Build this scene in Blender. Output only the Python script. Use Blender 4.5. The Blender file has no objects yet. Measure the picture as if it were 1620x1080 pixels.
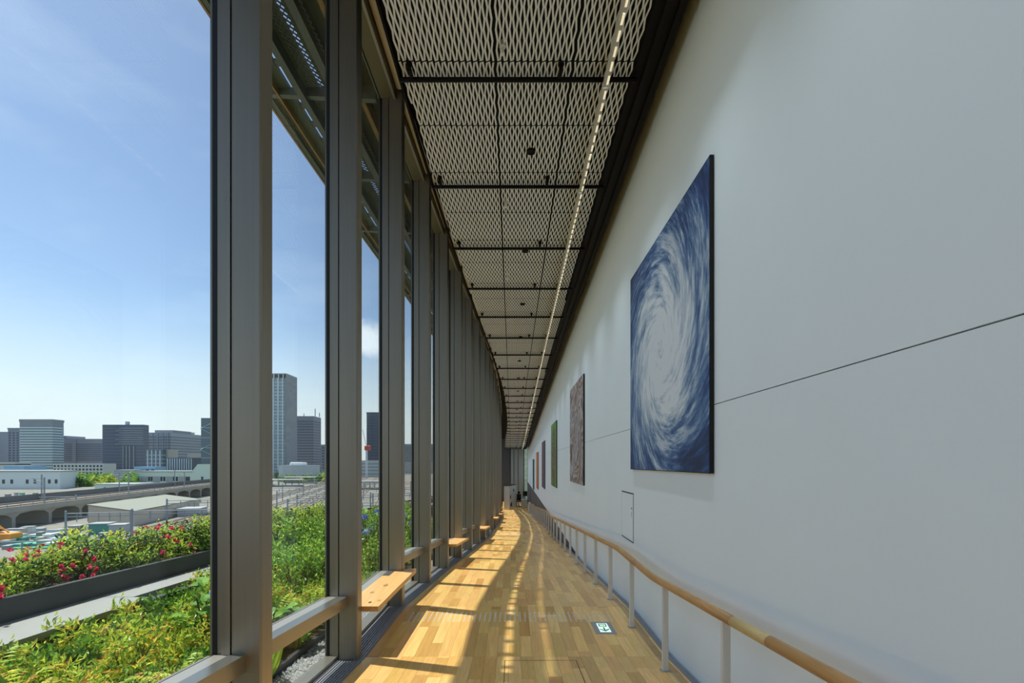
import bpy, math, random
from math import sin, cos, pi, sqrt, radians, atan2, exp, floor
from mathutils import Vector

random.seed(7)
scn = bpy.context.scene
COL = scn.collection

# ---------------------------------------------------------------- units
# plan units (u): camera height is z = 0, x to the right, y down the corridor
S = 1.18                      # metres per plan unit
ZF = 1.6                      # landing floor lies this far below the camera
F_PX = 735.0                  # focal length in pixels of the 1620 px frame


def W(p):
    return (p[0] * S, p[1] * S, (p[2] + ZF) * S)


# ---------------------------------------------------------------- camera, sky, sun, exposure
cam = bpy.data.cameras.new('camera')
cam.sensor_width = 36.0
cam.lens = F_PX / 1620 * 36.0
cam.shift_y = 192.0 / 1620
cam.clip_start = 0.05
cam.clip_end = 6000
cam_o = bpy.data.objects.new('camera', cam)
COL.objects.link(cam_o)
cam_o.location = W((0, 0, 0))
cam_o.rotation_euler = (pi / 2, 0, 0)
scn.camera = cam_o

SUN_TO = Vector((1.0, -0.32, -2.38)).normalized()     # direction the light travels
SUN_EL = math.asin(-SUN_TO.z)
SUN_ROT = -atan2(1.0, 0.32)

world = bpy.data.worlds.new('sky')
scn.world = world
world.use_nodes = True
nt = world.node_tree
nt.nodes.clear()
w_out = nt.nodes.new('ShaderNodeOutputWorld')
w_bg = nt.nodes.new('ShaderNodeBackground')
w_sky = nt.nodes.new('ShaderNodeTexSky')
w_sky.sky_type = 'NISHITA'
w_sky.sun_disc = False
w_sky.sun_elevation = SUN_EL
w_sky.sun_rotation = SUN_ROT
w_sky.altitude = 20
w_sky.air_density = 1.0
w_sky.dust_density = 0.7
w_sky.ozone_density = 1.6
w_bg.inputs['Strength'].default_value = 0.093
# thin cirrus all over and one small cumulus low in the sky
w_tc = nt.nodes.new('ShaderNodeTexCoord')
w_map = nt.nodes.new('ShaderNodeMapping')
w_map.inputs['Scale'].default_value = (2.0, 5.0, 9.0)
w_map.inputs['Rotation'].default_value = (0.2, 0.3, 0.5)
w_n = nt.nodes.new('ShaderNodeTexNoise')
w_n.inputs['Scale'].default_value = 1.3
w_n.inputs['Detail'].default_value = 6
w_r = nt.nodes.new('ShaderNodeMapRange')
w_r.inputs[1].default_value = 0.5
w_r.inputs[2].default_value = 0.95
w_r.inputs[4].default_value = 0.22
nt.links.new(w_tc.outputs['Generated'], w_map.inputs[0])
nt.links.new(w_map.outputs[0], w_n.inputs['Vector'])
nt.links.new(w_n.outputs[0], w_r.inputs[0])
cdir = Vector((-232 / F_PX, 1, 196 / F_PX)).normalized()
w_sub = nt.nodes.new('ShaderNodeVectorMath'); w_sub.operation = 'SUBTRACT'
w_sub.inputs[1].default_value = cdir
w_scl = nt.nodes.new('ShaderNodeVectorMath'); w_scl.operation = 'MULTIPLY'
w_scl.inputs[1].default_value = (0.75, 0.75, 1.35)
w_len = nt.nodes.new('ShaderNodeVectorMath'); w_len.operation = 'LENGTH'
w_n2 = nt.nodes.new('ShaderNodeTexNoise')
w_n2.inputs['Scale'].default_value = 26
w_n2.inputs['Detail'].default_value = 6
w_mul = nt.nodes.new('ShaderNodeMath'); w_mul.operation = 'MULTIPLY_ADD'
w_mul.inputs[1].default_value = 0.075
w_mul.inputs[2].default_value = -0.0375
w_add = nt.nodes.new('ShaderNodeMath'); w_add.operation = 'ADD'
w_r2 = nt.nodes.new('ShaderNodeMapRange')
w_r2.inputs[1].default_value = 0.052
w_r2.inputs[2].default_value = 0.02
w_r2.inputs[3].default_value = 0.0
w_r2.inputs[4].default_value = 0.85
w_max = nt.nodes.new('ShaderNodeMath'); w_max.operation = 'MAXIMUM'
w_mix = nt.nodes.new('ShaderNodeMixRGB')
w_mix.inputs[2].default_value = (7.5, 8.0, 8.6, 1)
nt.links.new(w_tc.outputs['Generated'], w_sub.inputs[0])
nt.links.new(w_sub.outputs[0], w_scl.inputs[0])
nt.links.new(w_scl.outputs[0], w_len.inputs[0])
nt.links.new(w_tc.outputs['Generated'], w_n2.inputs['Vector'])
nt.links.new(w_n2.outputs[0], w_mul.inputs[0])
nt.links.new(w_len.outputs['Value'], w_add.inputs[0])
nt.links.new(w_mul.outputs[0], w_add.inputs[1])
nt.links.new(w_add.outputs[0], w_r2.inputs[0])
nt.links.new(w_r.outputs[0], w_max.inputs[0])
nt.links.new(w_r2.outputs[0], w_max.inputs[1])
nt.links.new(w_max.outputs[0], w_mix.inputs[0])
# pale summer haze towards the horizon, all round
w_sep = nt.nodes.new('ShaderNodeSeparateXYZ')
w_hz = nt.nodes.new('ShaderNodeMapRange'); w_hz.interpolation_type = 'SMOOTHSTEP'
w_hz.inputs[1].default_value = 0.30
w_hz.inputs[2].default_value = 0.02
w_hz.inputs[3].default_value = 0.0
w_hz.inputs[4].default_value = 0.92
w_hm = nt.nodes.new('ShaderNodeMixRGB')
w_hm.inputs[2].default_value = (5.5, 5.95, 6.3, 1)
nt.links.new(w_tc.outputs['Generated'], w_sep.inputs[0])
nt.links.new(w_sep.outputs[2], w_hz.inputs[0])
nt.links.new(w_hz.outputs[0], w_hm.inputs[0])
nt.links.new(w_sky.outputs[0], w_hm.inputs[1])
nt.links.new(w_hm.outputs[0], w_mix.inputs[1])
nt.links.new(w_mix.outputs[0], w_bg.inputs['Color'])
nt.links.new(w_bg.outputs[0], w_out.inputs[0])

sun = bpy.data.lights.new('sun', 'SUN')
sun.energy = 3.6
sun.angle = radians(0.6)
sun.color = (1.0, 0.94, 0.85)
sun_o = bpy.data.objects.new('sun', sun)
COL.objects.link(sun_o)
sun_o.rotation_euler = SUN_TO.to_track_quat('-Z', 'Y').to_euler()
sun_o.location = (-20, 10, 60)

scn.view_settings.view_transform = 'Standard'
scn.view_settings.look = 'None'
scn.view_settings.exposure = 0.92
scn.view_settings.gamma = 1.0
scn.view_settings.use_curve_mapping = False
scn.cycles.use_denoising = True
scn.cycles.max_bounces = 10
scn.cycles.diffuse_bounces = 6
scn.cycles.glossy_bounces = 4
scn.cycles.transparent_max_bounces = 24
scn.cycles.sample_clamp_indirect = 8
scn.cycles.caustics_reflective = False
scn.cycles.caustics_refractive = False


# ---------------------------------------------------------------- materials
def lin(c):
    return tuple(((v / 255) / 12.92 if v / 255 <= 0.04045 else ((v / 255 + 0.055) / 1.055) ** 2.4) for v in c)


MATS = {}


def mat(name, rgb, rough=0.6, metal=0.0, var=0.0, scale=8.0, bump=0.0, bscale=60.0, stretch=None, spec=0.5,
        emit=0.0, coords='Object'):
    if name in MATS:
        return MATS[name]
    m = bpy.data.materials.new(name)
    m.use_nodes = True
    t = m.node_tree
    b = t.nodes['Principled BSDF']
    c = lin(rgb) + (1.0,)
    b.inputs['Base Color'].default_value = c
    b.inputs['Roughness'].default_value = rough
    b.inputs['Metallic'].default_value = metal
    b.inputs['Specular IOR Level'].default_value = spec
    if emit:
        b.inputs['Emission Color'].default_value = c
        b.inputs['Emission Strength'].default_value = emit
    tc = mp = None
    if var or bump:
        tc = t.nodes.new('ShaderNodeTexCoord')
        mp = t.nodes.new('ShaderNodeMapping')
        mp.inputs['Scale'].default_value = stretch or (1, 1, 1)
        t.links.new(tc.outputs[coords], mp.inputs[0])
    if var:
        n = t.nodes.new('ShaderNodeTexNoise')
        n.inputs['Scale'].default_value = scale
        n.inputs['Detail'].default_value = 5
        r = t.nodes.new('ShaderNodeValToRGB')
        r.color_ramp.elements[0].position = 0.3
        r.color_ramp.elements[1].position = 0.7
        r.color_ramp.elements[0].color = tuple(max(0, v * (1 - var)) for v in c[:3]) + (1,)
        r.color_ramp.elements[1].color = tuple(min(1, v * (1 + var)) for v in c[:3]) + (1,)
        t.links.new(mp.outputs[0], n.inputs['Vector'])
        t.links.new(n.outputs[0], r.inputs[0])
        t.links.new(r.outputs[0], b.inputs['Base Color'])
    if bump:
        n = t.nodes.new('ShaderNodeTexNoise')
        n.inputs['Scale'].default_value = bscale
        bp = t.nodes.new('ShaderNodeBump')
        bp.inputs['Strength'].default_value = bump
        bp.inputs['Distance'].default_value = 0.01
        t.links.new(mp.outputs[0], n.inputs['Vector'])
        t.links.new(n.outputs[0], bp.inputs['Height'])
        t.links.new(bp.outputs[0], b.inputs['Normal'])
    MATS[name] = m
    return m


def mat_glass(name, tint=(0.93, 0.965, 0.955)):
    m = bpy.data.materials.new(name)
    m.use_nodes = True
    t = m.node_tree
    t.nodes.clear()
    o = t.nodes.new('ShaderNodeOutputMaterial')
    tr = t.nodes.new('ShaderNodeBsdfTransparent')
    tr.inputs[0].default_value = tint + (1,)
    gl = t.nodes.new('ShaderNodeBsdfGlossy')
    gl.inputs['Roughness'].default_value = 0.02
    lw = t.nodes.new('ShaderNodeLayerWeight')
    lw.inputs[0].default_value = 0.5
    pw = t.nodes.new('ShaderNodeMath'); pw.operation = 'POWER'
    pw.inputs[1].default_value = 5
    fr = t.nodes.new('ShaderNodeMath'); fr.operation = 'MULTIPLY_ADD'
    fr.inputs[1].default_value = 0.85
    fr.inputs[2].default_value = 0.025
    t.links.new(lw.outputs['Facing'], pw.inputs[0])
    t.links.new(pw.outputs[0], fr.inputs[0])
    mx = t.nodes.new('ShaderNodeMixShader')
    t.links.new(fr.outputs[0], mx.inputs[0])
    t.links.new(tr.outputs[0], mx.inputs[1])
    t.links.new(gl.outputs[0], mx.inputs[2])
    t.links.new(mx.outputs[0], o.inputs[0])
    MATS[name] = m
    return m


def mat_leaf(name, rough=0.45, trans=0.5):
    m = bpy.data.materials.new(name)
    m.use_nodes = True
    t = m.node_tree
    b = t.nodes['Principled BSDF']
    o = t.nodes['Material Output']
    a = t.nodes.new('ShaderNodeAttribute')
    a.attribute_name = 'tint'
    tl = t.nodes.new('ShaderNodeBsdfTranslucent')
    mx = t.nodes.new('ShaderNodeMixShader')
    mx.inputs[0].default_value = trans
    b.inputs['Roughness'].default_value = rough
    t.links.new(a.outputs['Color'], b.inputs['Base Color'])
    t.links.new(a.outputs['Color'], tl.inputs[0])
    t.links.new(b.outputs[0], mx.inputs[1])
    t.links.new(tl.outputs[0], mx.inputs[2])
    t.links.new(mx.outputs[0], o.inputs[0])
    MATS[name] = m
    return m


def mat_wood(name, rgb, rough=0.35, grain=0.28, stretch=(14, 0.9, 14), tinted=False, coat=0.0):
    """wood grain running along y; tinted = multiplied by a 'tint' colour attribute"""
    m = bpy.data.materials.new(name)
    m.use_nodes = True
    t = m.node_tree
    b = t.nodes['Principled BSDF']
    b.inputs['Roughness'].default_value = rough
    b.inputs['Coat Weight'].default_value = coat
    b.inputs['Coat Roughness'].default_value = 0.15
    tc = t.nodes.new('ShaderNodeTexCoord')
    mp = t.nodes.new('ShaderNodeMapping')
    mp.inputs['Scale'].default_value = stretch
    n = t.nodes.new('ShaderNodeTexNoise')
    n.inputs['Scale'].default_value = 2.2
    n.inputs['Detail'].default_value = 7
    n.inputs['Distortion'].default_value = 0.8
    r = t.nodes.new('ShaderNodeValToRGB')
    c = lin(rgb)
    r.color_ramp.elements[0].position = 0.28
    r.color_ramp.elements[1].position = 0.72
    r.color_ramp.elements[0].color = (c[0] * (1 - grain), c[1] * (1 - grain * 1.15), c[2] * (1 - grain * 1.3), 1)
    r.color_ramp.elements[1].color = (min(1, c[0] * (1 + grain * .6)), min(1, c[1] * (1 + grain * .6)), min(1, c[2] * (1 + grain * .5)), 1)
    if tinted:
        a = t.nodes.new('ShaderNodeAttribute')
        a.attribute_name = 'tint'
        ad = t.nodes.new('ShaderNodeVectorMath'); ad.operation = 'MULTIPLY_ADD'
        ad.inputs[1].default_value = (9, 17, 5)
        t.links.new(a.outputs['Color'], ad.inputs[0])
        t.links.new(tc.outputs['Object'], ad.inputs[2])
        t.links.new(ad.outputs[0], mp.inputs[0])
        mul = t.nodes.new('ShaderNodeMixRGB'); mul.blend_type = 'MULTIPLY'
        mul.inputs[0].default_value = 1
        t.links.new(r.outputs[0], mul.inputs[1])
        t.links.new(a.outputs['Color'], mul.inputs[2])
        t.links.new(mul.outputs[0], b.inputs['Base Color'])
    else:
        t.links.new(tc.outputs['Object'], mp.inputs[0])
        t.links.new(r.outputs[0], b.inputs['Base Color'])
    t.links.new(mp.outputs[0], n.inputs['Vector'])
    t.links.new(n.outputs[0], r.inputs[0])
    MATS[name] = m
    return m


mat_glass('window_glass')
mat_leaf('leaf')
mat_leaf('glossy_leaf', 0.28, 0.32)
mat_leaf('petal', 0.6, 0.3)
mat_wood('floor_oak', (226, 182, 112), 0.34, 0.16, (16, 1.0, 16), tinted=True, coat=0.12)
mat_wood('bench_oak', (222, 174, 112), 0.45, 0.16, (20, 1.2, 20))
mat_wood('rail_oak', (196, 146, 88), 0.42, 0.2, (20, 1.0, 20))
mat_wood('rail_maple', (214, 182, 120), 0.42, 0.1, (20, 1.0, 20))
mat('bronze', (150, 144, 132), 0.38, 0.65, var=0.05, scale=40, stretch=(1, 1, 0.02))
mat('bronze_light', (150, 148, 142), 0.32, 0.8)
mat('black_gasket', (18, 19, 22), 0.6)
mat('sill_metal', (176, 172, 164), 0.4, 0.55)
mat('grille_metal', (150, 152, 158), 0.42, 0.3)
mat('white_paint', (238, 245, 248), 0.55, var=0.012, scale=1.5)
mat('grey_paint', (92, 90, 90), 0.7)
mat('joint_dark', (96, 70, 42), 0.7)
mat('knot_dark', (58, 40, 24), 0.7)
mat('post_white', (224, 222, 216), 0.5)
mat('mesh_beige', (244, 243, 236), 0.5)
mat('black_steel', (17, 15, 14), 0.6, spec=0.15)
mat('plenum', (16, 14, 13), 0.9)
mat('eave_steel', (120, 124, 112), 0.5, 0.2)
mat('eave_bronze', (176, 138, 84), 0.45, 0.3)
mat('eave_panel', (112, 120, 102), 0.6)
mat('blind_beige', (236, 226, 204), 0.6)
mat('olive_metal', (124, 116, 88), 0.5, 0.3)
mat('led', (255, 240, 205), 0.5, emit=0.3)
mat('clear_plastic', (190, 188, 176), 0.2)
mat('steel_stud', (226, 226, 222), 0.35, 0.15)
mat('grey_plate', (150, 148, 146), 0.5, 0.1)
mat('sign_lit', (214, 240, 226), 0.5, emit=0.45)
mat('sign_green', (42, 128, 88), 0.5, emit=0.1)
mat('sprinkler_white', (210, 206, 196), 0.4)
mat('canvas_edge', (20, 16, 15), 0.7)
mat('white_cabinet', (214, 212, 206), 0.5)
mat('black_soft', (14, 13, 14), 0.7)
mat('screen_black', (10, 10, 12), 0.2)
mat('end_panel', (172, 178, 178), 0.55)
mat('soil', (78, 62, 46), 0.95, var=0.35, scale=14, bump=0.6, bscale=50)
mat('pebble', (168, 170, 172), 0.8, var=0.25, scale=30)
mat('edging', (46, 50, 54), 0.6)
mat('coping', (146, 148, 146), 0.7, var=0.05, scale=3)
mat('planter_dark', (62, 68, 74), 0.6, var=0.08, scale=4)
mat('terrace_wall', (150, 148, 140), 0.8)
mat('stem', (98, 76, 50), 0.8)
mat('yard_ground', (128, 126, 118), 0.95, var=0.14, scale=0.06)
mat('ballast', (138, 132, 122), 0.95, var=0.16, scale=0.5)
mat('rail_rust', (112, 82, 62), 0.6, 0.3)
mat('concrete', (158, 156, 146), 0.85, var=0.08, scale=0.2)
mat('barrier', (92, 96, 98), 0.8, var=0.08, scale=0.1)
mat('galv', (138, 148, 156), 0.6, 0.2)


# ---------------------------------------------------------------- mesh helper
class MB:
    """collects vertices (plan units) and faces, then links them as one mesh object"""

    def __init__(self):
        self.v = []; self.f = []; self.tint = []

    def add(self, vs, fs, tint=None):
        n = len(self.v)
        self.v += [tuple(p) for p in vs]
        for q in fs:
            self.f.append(tuple(i + n for i in q))
            self.tint.append(tint)
        return self

    def hexa(self, p, tint=None):
        # p: 4 bottom points (counter-clockwise from above), 4 top points
        return self.add(p, [(3, 2, 1, 0), (4, 5, 6, 7), (0, 1, 5, 4), (1, 2, 6, 5), (2, 3, 7, 6), (3, 0, 4, 7)], tint)

    def box(self, x0, x1, y0, y1, z0, z1, tint=None):
        return self.hexa([(x0, y0, z0), (x1, y0, z0), (x1, y1, z0), (x0, y1, z0),
                          (x0, y0, z1), (x1, y0, z1), (x1, y1, z1), (x0, y1, z1)], tint)

    def cbox(self, x0, x1, y0, y1, z0, z1, c=0.01):
        """box with chamfered vertical and top edges"""
        prof = [(x0 + c, y0), (x1 - c, y0), (x1, y0 + c), (x1, y1 - c), (x1 - c, y1), (x0 + c, y1), (x0, y1 - c), (x0, y0 + c)]
        mx, my = (x0 + x1) / 2, (y0 + y1) / 2
        kx, ky = 1 - 2 * c / (x1 - x0), 1 - 2 * c / (y1 - y0)
        vs = [(x, y, z0) for x, y in prof] + [(x, y, z1 - c) for x, y in prof] + \
             [(mx + (x - mx) * kx, my + (y - my) * ky, z1) for x, y in prof]
        fs = [tuple(range(7, -1, -1)), tuple(range(16, 24))]
        for r in (0, 8):
            for i in range(8):
                j = (i + 1) % 8
                fs.append((r + i, r + j, r + 8 + j, r + 8 + i))
        return self.add(vs, fs)

    def sweep(self, path, prof, frame=None, cap=True, closed=True):
        """prof: list of (a, b) offsets; at each path point a goes along frame()[0], b along frame()[1]"""
        n = len(prof)
        vs = []
        for i, p in enumerate(path):
            a, b = frame(i) if frame else (Vector((1, 0, 0)), Vector((0, 0, 1)))
            p = Vector(p)
            for (q, r) in prof:
                vs.append(tuple(p + a * q + b * r))
        fs = []
        m = n if closed else n - 1
        for i in range(len(path) - 1):
            for k in range(m):
                l = (k + 1) % n
                fs.append((i * n + k, i * n + l, (i + 1) * n + l, (i + 1) * n + k))
        if cap and closed:
            fs.append(tuple(range(n - 1, -1, -1)))
            e = (len(path) - 1) * n
            fs.append(tuple(range(e, e + n)))
        return self.add(vs, fs)

    def tube(self, path, r, n=8):
        path = [Vector(p) for p in path]
        rr = r if isinstance(r, (list, tuple)) else [r] * len(path)
        ups = []
        for i in range(len(path)):
            d = path[min(i + 1, len(path) - 1)] - path[max(i - 1, 0)]
            d.normalize()
            h = Vector((0, 0, 1)) if abs(d.z) < 0.9 else Vector((1, 0, 0))
            a = d.cross(h).normalized()
            ups.append((a, a.cross(d).normalized()))
        k = len(path)
        vs = []
        for i, p in enumerate(path):
            a, b = ups[i]
            for j in range(n):
                t = 2 * pi * j / n
                vs.append(tuple(p + a * (cos(t) * rr[i]) + b * (sin(t) * rr[i])))
        fs = []
        for i in range(k - 1):
            for j in range(n):
                l = (j + 1) % n
                fs.append((i * n + j, i * n + l, (i + 1) * n + l, (i + 1) * n + j))
        fs.append(tuple(range(n - 1, -1, -1)))
        fs.append(tuple(range((k - 1) * n, k * n)))
        return self.add(vs, fs)

    def lathe(self, c, prof, n=12, axis='z'):
        """prof: (radius, height) pairs from bottom up"""
        vs = []
        for (r, h) in prof:
            for j in range(n):
                t = 2 * pi * j / n
                vs.append((c[0] + r * cos(t), c[1] + r * sin(t), c[2] + h))
        fs = []
        for i in range(len(prof) - 1):
            for j in range(n):
                l = (j + 1) % n
                fs.append((i * n + j, i * n + l, (i + 1) * n + l, (i + 1) * n + j))
        fs.append(tuple(range(n - 1, -1, -1)))
        fs.append(tuple(range((len(prof) - 1) * n, len(prof) * n)))
        return self.add(vs, fs)

    def leaf(self, p, d, up, ln, wd, tint, fold=0.25):
        d = d.normalized()
        s = d.cross(up)
        if s.length < 1e-4:
            s = d.cross(Vector((1, 0, 0)))
        s.normalize()
        u = s.cross(d)
        a = p
        m = p + d * (ln * .45)
        e = p + d * ln - u * (ln * .12)
        l = m - s * (wd / 2) + u * (wd * fold)
        r = m + s * (wd / 2) + u * (wd * fold)
        return self.add([a, l, e, r], [(0, 3, 2, 1)], tint) if fold < 0.01 else \
            self.add([a, l, e, r], [(0, 2, 1), (0, 3, 2)], tint)

    def mesh(self, name, org=(0, 0, 0), smooth=False):
        me = bpy.data.meshes.new(name)
        ox, oy, oz = org
        me.from_pydata([((x - ox) * S, (y - oy) * S, (z - oz) * S) for x, y, z in self.v], [], self.f)
        if any(t is not None for t in self.tint):
            ca = me.color_attributes.new('tint', 'FLOAT_COLOR', 'CORNER')
            data = []
            for q, t in zip(self.f, self.tint):
                c = (t or (1, 1, 1))
                data += [c[0], c[1], c[2], 1.0] * len(q)
            ca.data.foreach_set('color', data)
        if smooth:
            me.polygons.foreach_set('use_smooth', [True] * len(me.polygons))
        me.update()
        return me

    def build(self, name, material, parent=None, org=None, smooth=False):
        """org: world point (plan units) that becomes the object's origin; a part takes its parent's"""
        if org is None:
            org = tuple(parent['_org']) if parent is not None and '_org' in parent else (0, 0, -ZF)
        me = self.mesh(name, org, smooth)
        me.materials.append(MATS[material])
        o = bpy.data.objects.new(name, me)
        COL.objects.link(o)
        if parent is None:
            o.location = W(org)
        else:
            o.parent = parent
            po = tuple(parent['_org']) if '_org' in parent else (0, 0, -ZF)
            o.location = tuple((a - b) * S for a, b in zip(org, po))
        o['_org'] = list(org)
        return o


def tag(o, label, cat=None, group=None, kind=None):
    if label: o['label'] = label
    if cat: o['category'] = cat
    if group: o['group'] = group
    if kind: o['kind'] = kind
    return o


def thing(name, org, label, cat, group=None, kind=None):
    o = bpy.data.objects.new(name, None)
    o.empty_display_size = 0.1
    COL.objects.link(o)
    o.location = W(org)
    o['_org'] = list(org)
    return tag(o, label, cat, group, kind)


def copy_thing(src, org, rz=0.0, sc=1.0, label=None, group=None):
    c = src.copy(); COL.objects.link(c)
    c.location = W(org)
    c.rotation_euler = (0, 0, rz)
    c.scale = (sc, sc, sc) if not isinstance(sc, tuple) else sc
    if label: c['label'] = label
    if group: c['group'] = group
    for ch in [x for x in src.children]:
        d = ch.copy(); COL.objects.link(d); d.parent = c
        for g in [x for x in ch.children]:
            e = g.copy(); COL.objects.link(e); e.parent = d
    return c


ORD = ['first', 'second', 'third', 'fourth', 'fifth', 'sixth', 'seventh', 'eighth', 'ninth', 'tenth', 'eleventh',
       'twelfth', 'thirteenth', 'fourteenth', 'fifteenth', 'sixteenth', 'seventeenth', 'eighteenth', 'nineteenth',
       'twentieth', 'twenty-first', 'twenty-second', 'twenty-third', 'twenty-fourth', 'twenty-fifth', 'twenty-sixth',
       'twenty-seventh', 'twenty-eighth', 'twenty-ninth', 'thirtieth', 'thirty-first', 'thirty-second', 'thirty-third',
       'thirty-fourth', 'thirty-fifth', 'thirty-sixth', 'thirty-seventh', 'thirty-eighth', 'thirty-ninth', 'fortieth']


def interp(tab, y):
    if y <= tab[0][0]: return tab[0][1]
    for (a, va), (b, vb) in zip(tab, tab[1:]):
        if y <= b:
            return va + (vb - va) * (y - a) / (b - a)
    return tab[-1][1]


# ---------------------------------------------------------------- plan of the gallery
FL = [(-6, -0.93), (-4, -0.95), (3.84, -1.6), (5.18, -1.6), (15.4, -2.397), (16.8, -2.397), (27.0, -3.193),
      (28.4, -3.193), (38.6, -3.989), (60, -3.989)]
CE = [(-6, 3.55), (3.9, 3.263), (11.05, 3.014), (18.2, 2.66), (23.9, 2.37), (29.6, 2.05), (35.4, 1.758),
      (38.2, 1.60), (41.1, 1.48), (50, 1.42)]
MU = [(-6, -1.255), (3.0, -1.255), (4.4, -1.245), (5.3, -1.222), (6.73, -1.168), (8.16, -1.105), (9.59, -1.022),
      (11.02, -.935), (12.45, -.855), (13.88, -.782), (15.31, -.722), (16.74, -.665), (18.17, -.627), (19.6, -.602),
      (22.5, -.585), (25.5, -.585), (28, -.62), (30.5, -.69), (33.3, -.78), (36, -.86), (39.6, -.93), (50, -1.1)]


def F(y): return interp(FL, y)
def C(y): return interp(CE, y)
def M(y): return interp(MU, y)
def WX(y): return 1.314 + 0.0063 * y          # face of the white wall
def R(y): return 1.0 + 0.0045 * y             # right edge of the ceiling mesh
def E(y): return M(y) + 0.31                  # left edge of the ceiling mesh
def Mn(y):                                    # tangent and inward normal of the facade
    d = (M(y + .3) - M(y - .3)) / .6
    t = Vector((d, 1, 0)).normalized()
    return t, Vector((t.y, -t.x, 0))


BAY = 1.43
K0, K1 = -4, 33
def YK(k): return 3.8135 + BAY * (k - 2)
def MP(k, n=0.0, t=0.0, z=0.0):
    y = YK(k)
    tt, nn = Mn(y)
    p = Vector((M(y), y, 0)) + nn * n + tt * t
    p.z = z
    return p


Y0, YE = -5.0, 48.0


def ysteps(a, b, step=1.0, extra=()):
    ys = {a, b}
    y = math.ceil(a / step) * step
    while y < b:
        ys.add(y); y += step
    for e in extra:
        if a < e < b: ys.add(e)
    return sorted(ys)


KINKS = [p[0] for p in FL]

# ---------------------------------------------------------------- floor
mb = MB()
ys = ysteps(Y0, YE, 0.7, KINKS)
vs, fs = [], []
for y in ys:
    vs += [(M(y) - .30, y, F(y) - .012), (WX(y) + .12, y, F(y) - .012), (WX(y) + .12, y, F(y) - .25), (M(y) - .30, y, F(y) - .25)]
for i in range(len(ys) - 1):
    for k in range(4):
        l = (k + 1) % 4
        fs.append((4 * i + k, 4 * i + l, 4 * i + 4 + l, 4 * i + 4 + k))
fs += [(3, 2, 1, 0), tuple(4 * (len(ys) - 1) + k for k in range(4))]
mb.add(vs, fs)
floor_o = mb.build('floor', 'joint_dark')
tag(floor_o, 'oak strip floor of the gallery stepping down in gentle ramps', 'floor', kind='structure')

PW = 0.098
planks = []
rows_x0 = -1.30
nrow = int((1.62 + 1.30) / PW) + 1
tones = [(1.0, 1.0, 1.0), (.93, .9, .86), (1.06, 1.06, 1.08), (.87, .82, .76), (.97, .97, .95), (1.03, 1.0, .95), (.8, .74, .66), (1.1, 1.12, 1.14), (.74, .66, .55), (.9, .84, .74)]
for r in range(nrow):
    x0 = rows_x0 + r * PW
    x1 = x0 + PW
    y = Y0 + random.uniform(0, .5)
    cuts = [Y0]
    while y < YE:
        cuts.append(y)
        y += random.choice((.42, .56, .66, .78, .9)) * random.uniform(.92, 1.08)
    cuts += [k for k in KINKS if Y0 < k < YE] + [YE]
    cuts = sorted(set(cuts))
    c2 = [cuts[0]]
    for c in cuts[1:]:
        if c - c2[-1] > .08 or c in KINKS or c == YE:
            c2.append(c)
    for a, b in zip(c2, c2[1:]):
        if b - a < .02: continue
        tn = random.choice(tones)
        tn = tuple(min(1.3, max(.4, v * random.uniform(.95, 1.05))) for v in tn)
        la, lb = M(a) + .045, M(b) + .045
        ra, rb = WX(a) - .062, WX(b) - .062
        xa0, xb0 = max(x0, la), max(x0, lb)
        xa1, xb1 = min(x1, ra), min(x1, rb)
        if xa1 - xa0 < .004 and xb1 - xb0 < .004: continue
        xa1 = max(xa1, xa0 + .002); xb1 = max(xb1, xb0 + .002)
        g = .0006
        planks.append((a + g, b - g, xa0 + g, xa1 - g, xb0 + g, xb1 - g, tn))
# those seen largest become objects of their own
def seen(p):
    ym = (p[0] + p[1]) / 2; xm = (p[2] + p[3]) / 2
    if ym < 3.15: return 0
    if abs(xm / ym) > 1.15: return 0
    return (p[1] - p[0]) / ym ** 2
planks.sort(key=seen, reverse=True)


def add_plank(mb, p):
    a, b, xa0, xa1, xb0, xb1, tn = p
    za, zb = F(a), F(b)
    mb.hexa([(xa0, a, za - .012), (xa1, a, za - .012), (xb1, b, zb - .012), (xb0, b, zb - .012),
             (xa0, a, za), (xa1, a, za), (xb1, b, zb), (xb0, b, zb)], tn)


for p in planks[:300]:
    mb = MB(); add_plank(mb, p)
    mb.build('floor_plank', 'floor_oak', floor_o)
mb = MB()
for p in planks[300:]:
    add_plank(mb, p)
tag(mb.build('distant_planks', 'floor_oak', floor_o), None, kind='stuff')

# slot trough along the white wall
prof = []
for i in range(4):
    a = -.052 + i * .013
    prof += [(a, .002), (a + .008, .002), (a + .008, -.008), (a + .013, -.008)]
prof += [(0, -.011), (-.052, -.011)]
ys = ysteps(Y0, 40, .7, KINKS)
mb = MB()
mb.sweep([(WX(y) - .006, y, F(y)) for y in ys], prof)
tag(mb.build('trim_1', 'grille_metal'), 'dark slotted floor channel running along the foot of the white wall', 'trim', kind='structure')

# ---------------------------------------------------------------- white wall
WB, SEAM = -1.93, 0.385
def wtop(y): return C(y) + 1.0
ys = ysteps(Y0, YE, 1.5)
mb = MB()
vs, fs = [], []
for y in ys:
    x = WX(y)
    vs += [(x + .012, y, WB + .01), (x + .012, y, wtop(y)), (x + .16, y, wtop(y)), (x + .16, y, WB + .01)]
for i in range(len(ys) - 1):
    for k in range(4):
        l = (k + 1) % 4
        fs.append((4 * i + k, 4 * i + 4 + k, 4 * i + 4 + l, 4 * i + l))
fs += [(0, 1, 2, 3), tuple(4 * (len(ys) - 1) + k for k in (3, 2, 1, 0))]
mb.add(vs, fs)
wall_r = mb.build('wall_right', 'grey_paint')
tag(wall_r, 'long white gallery wall hung with square pictures', 'wall', kind='structure')


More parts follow.
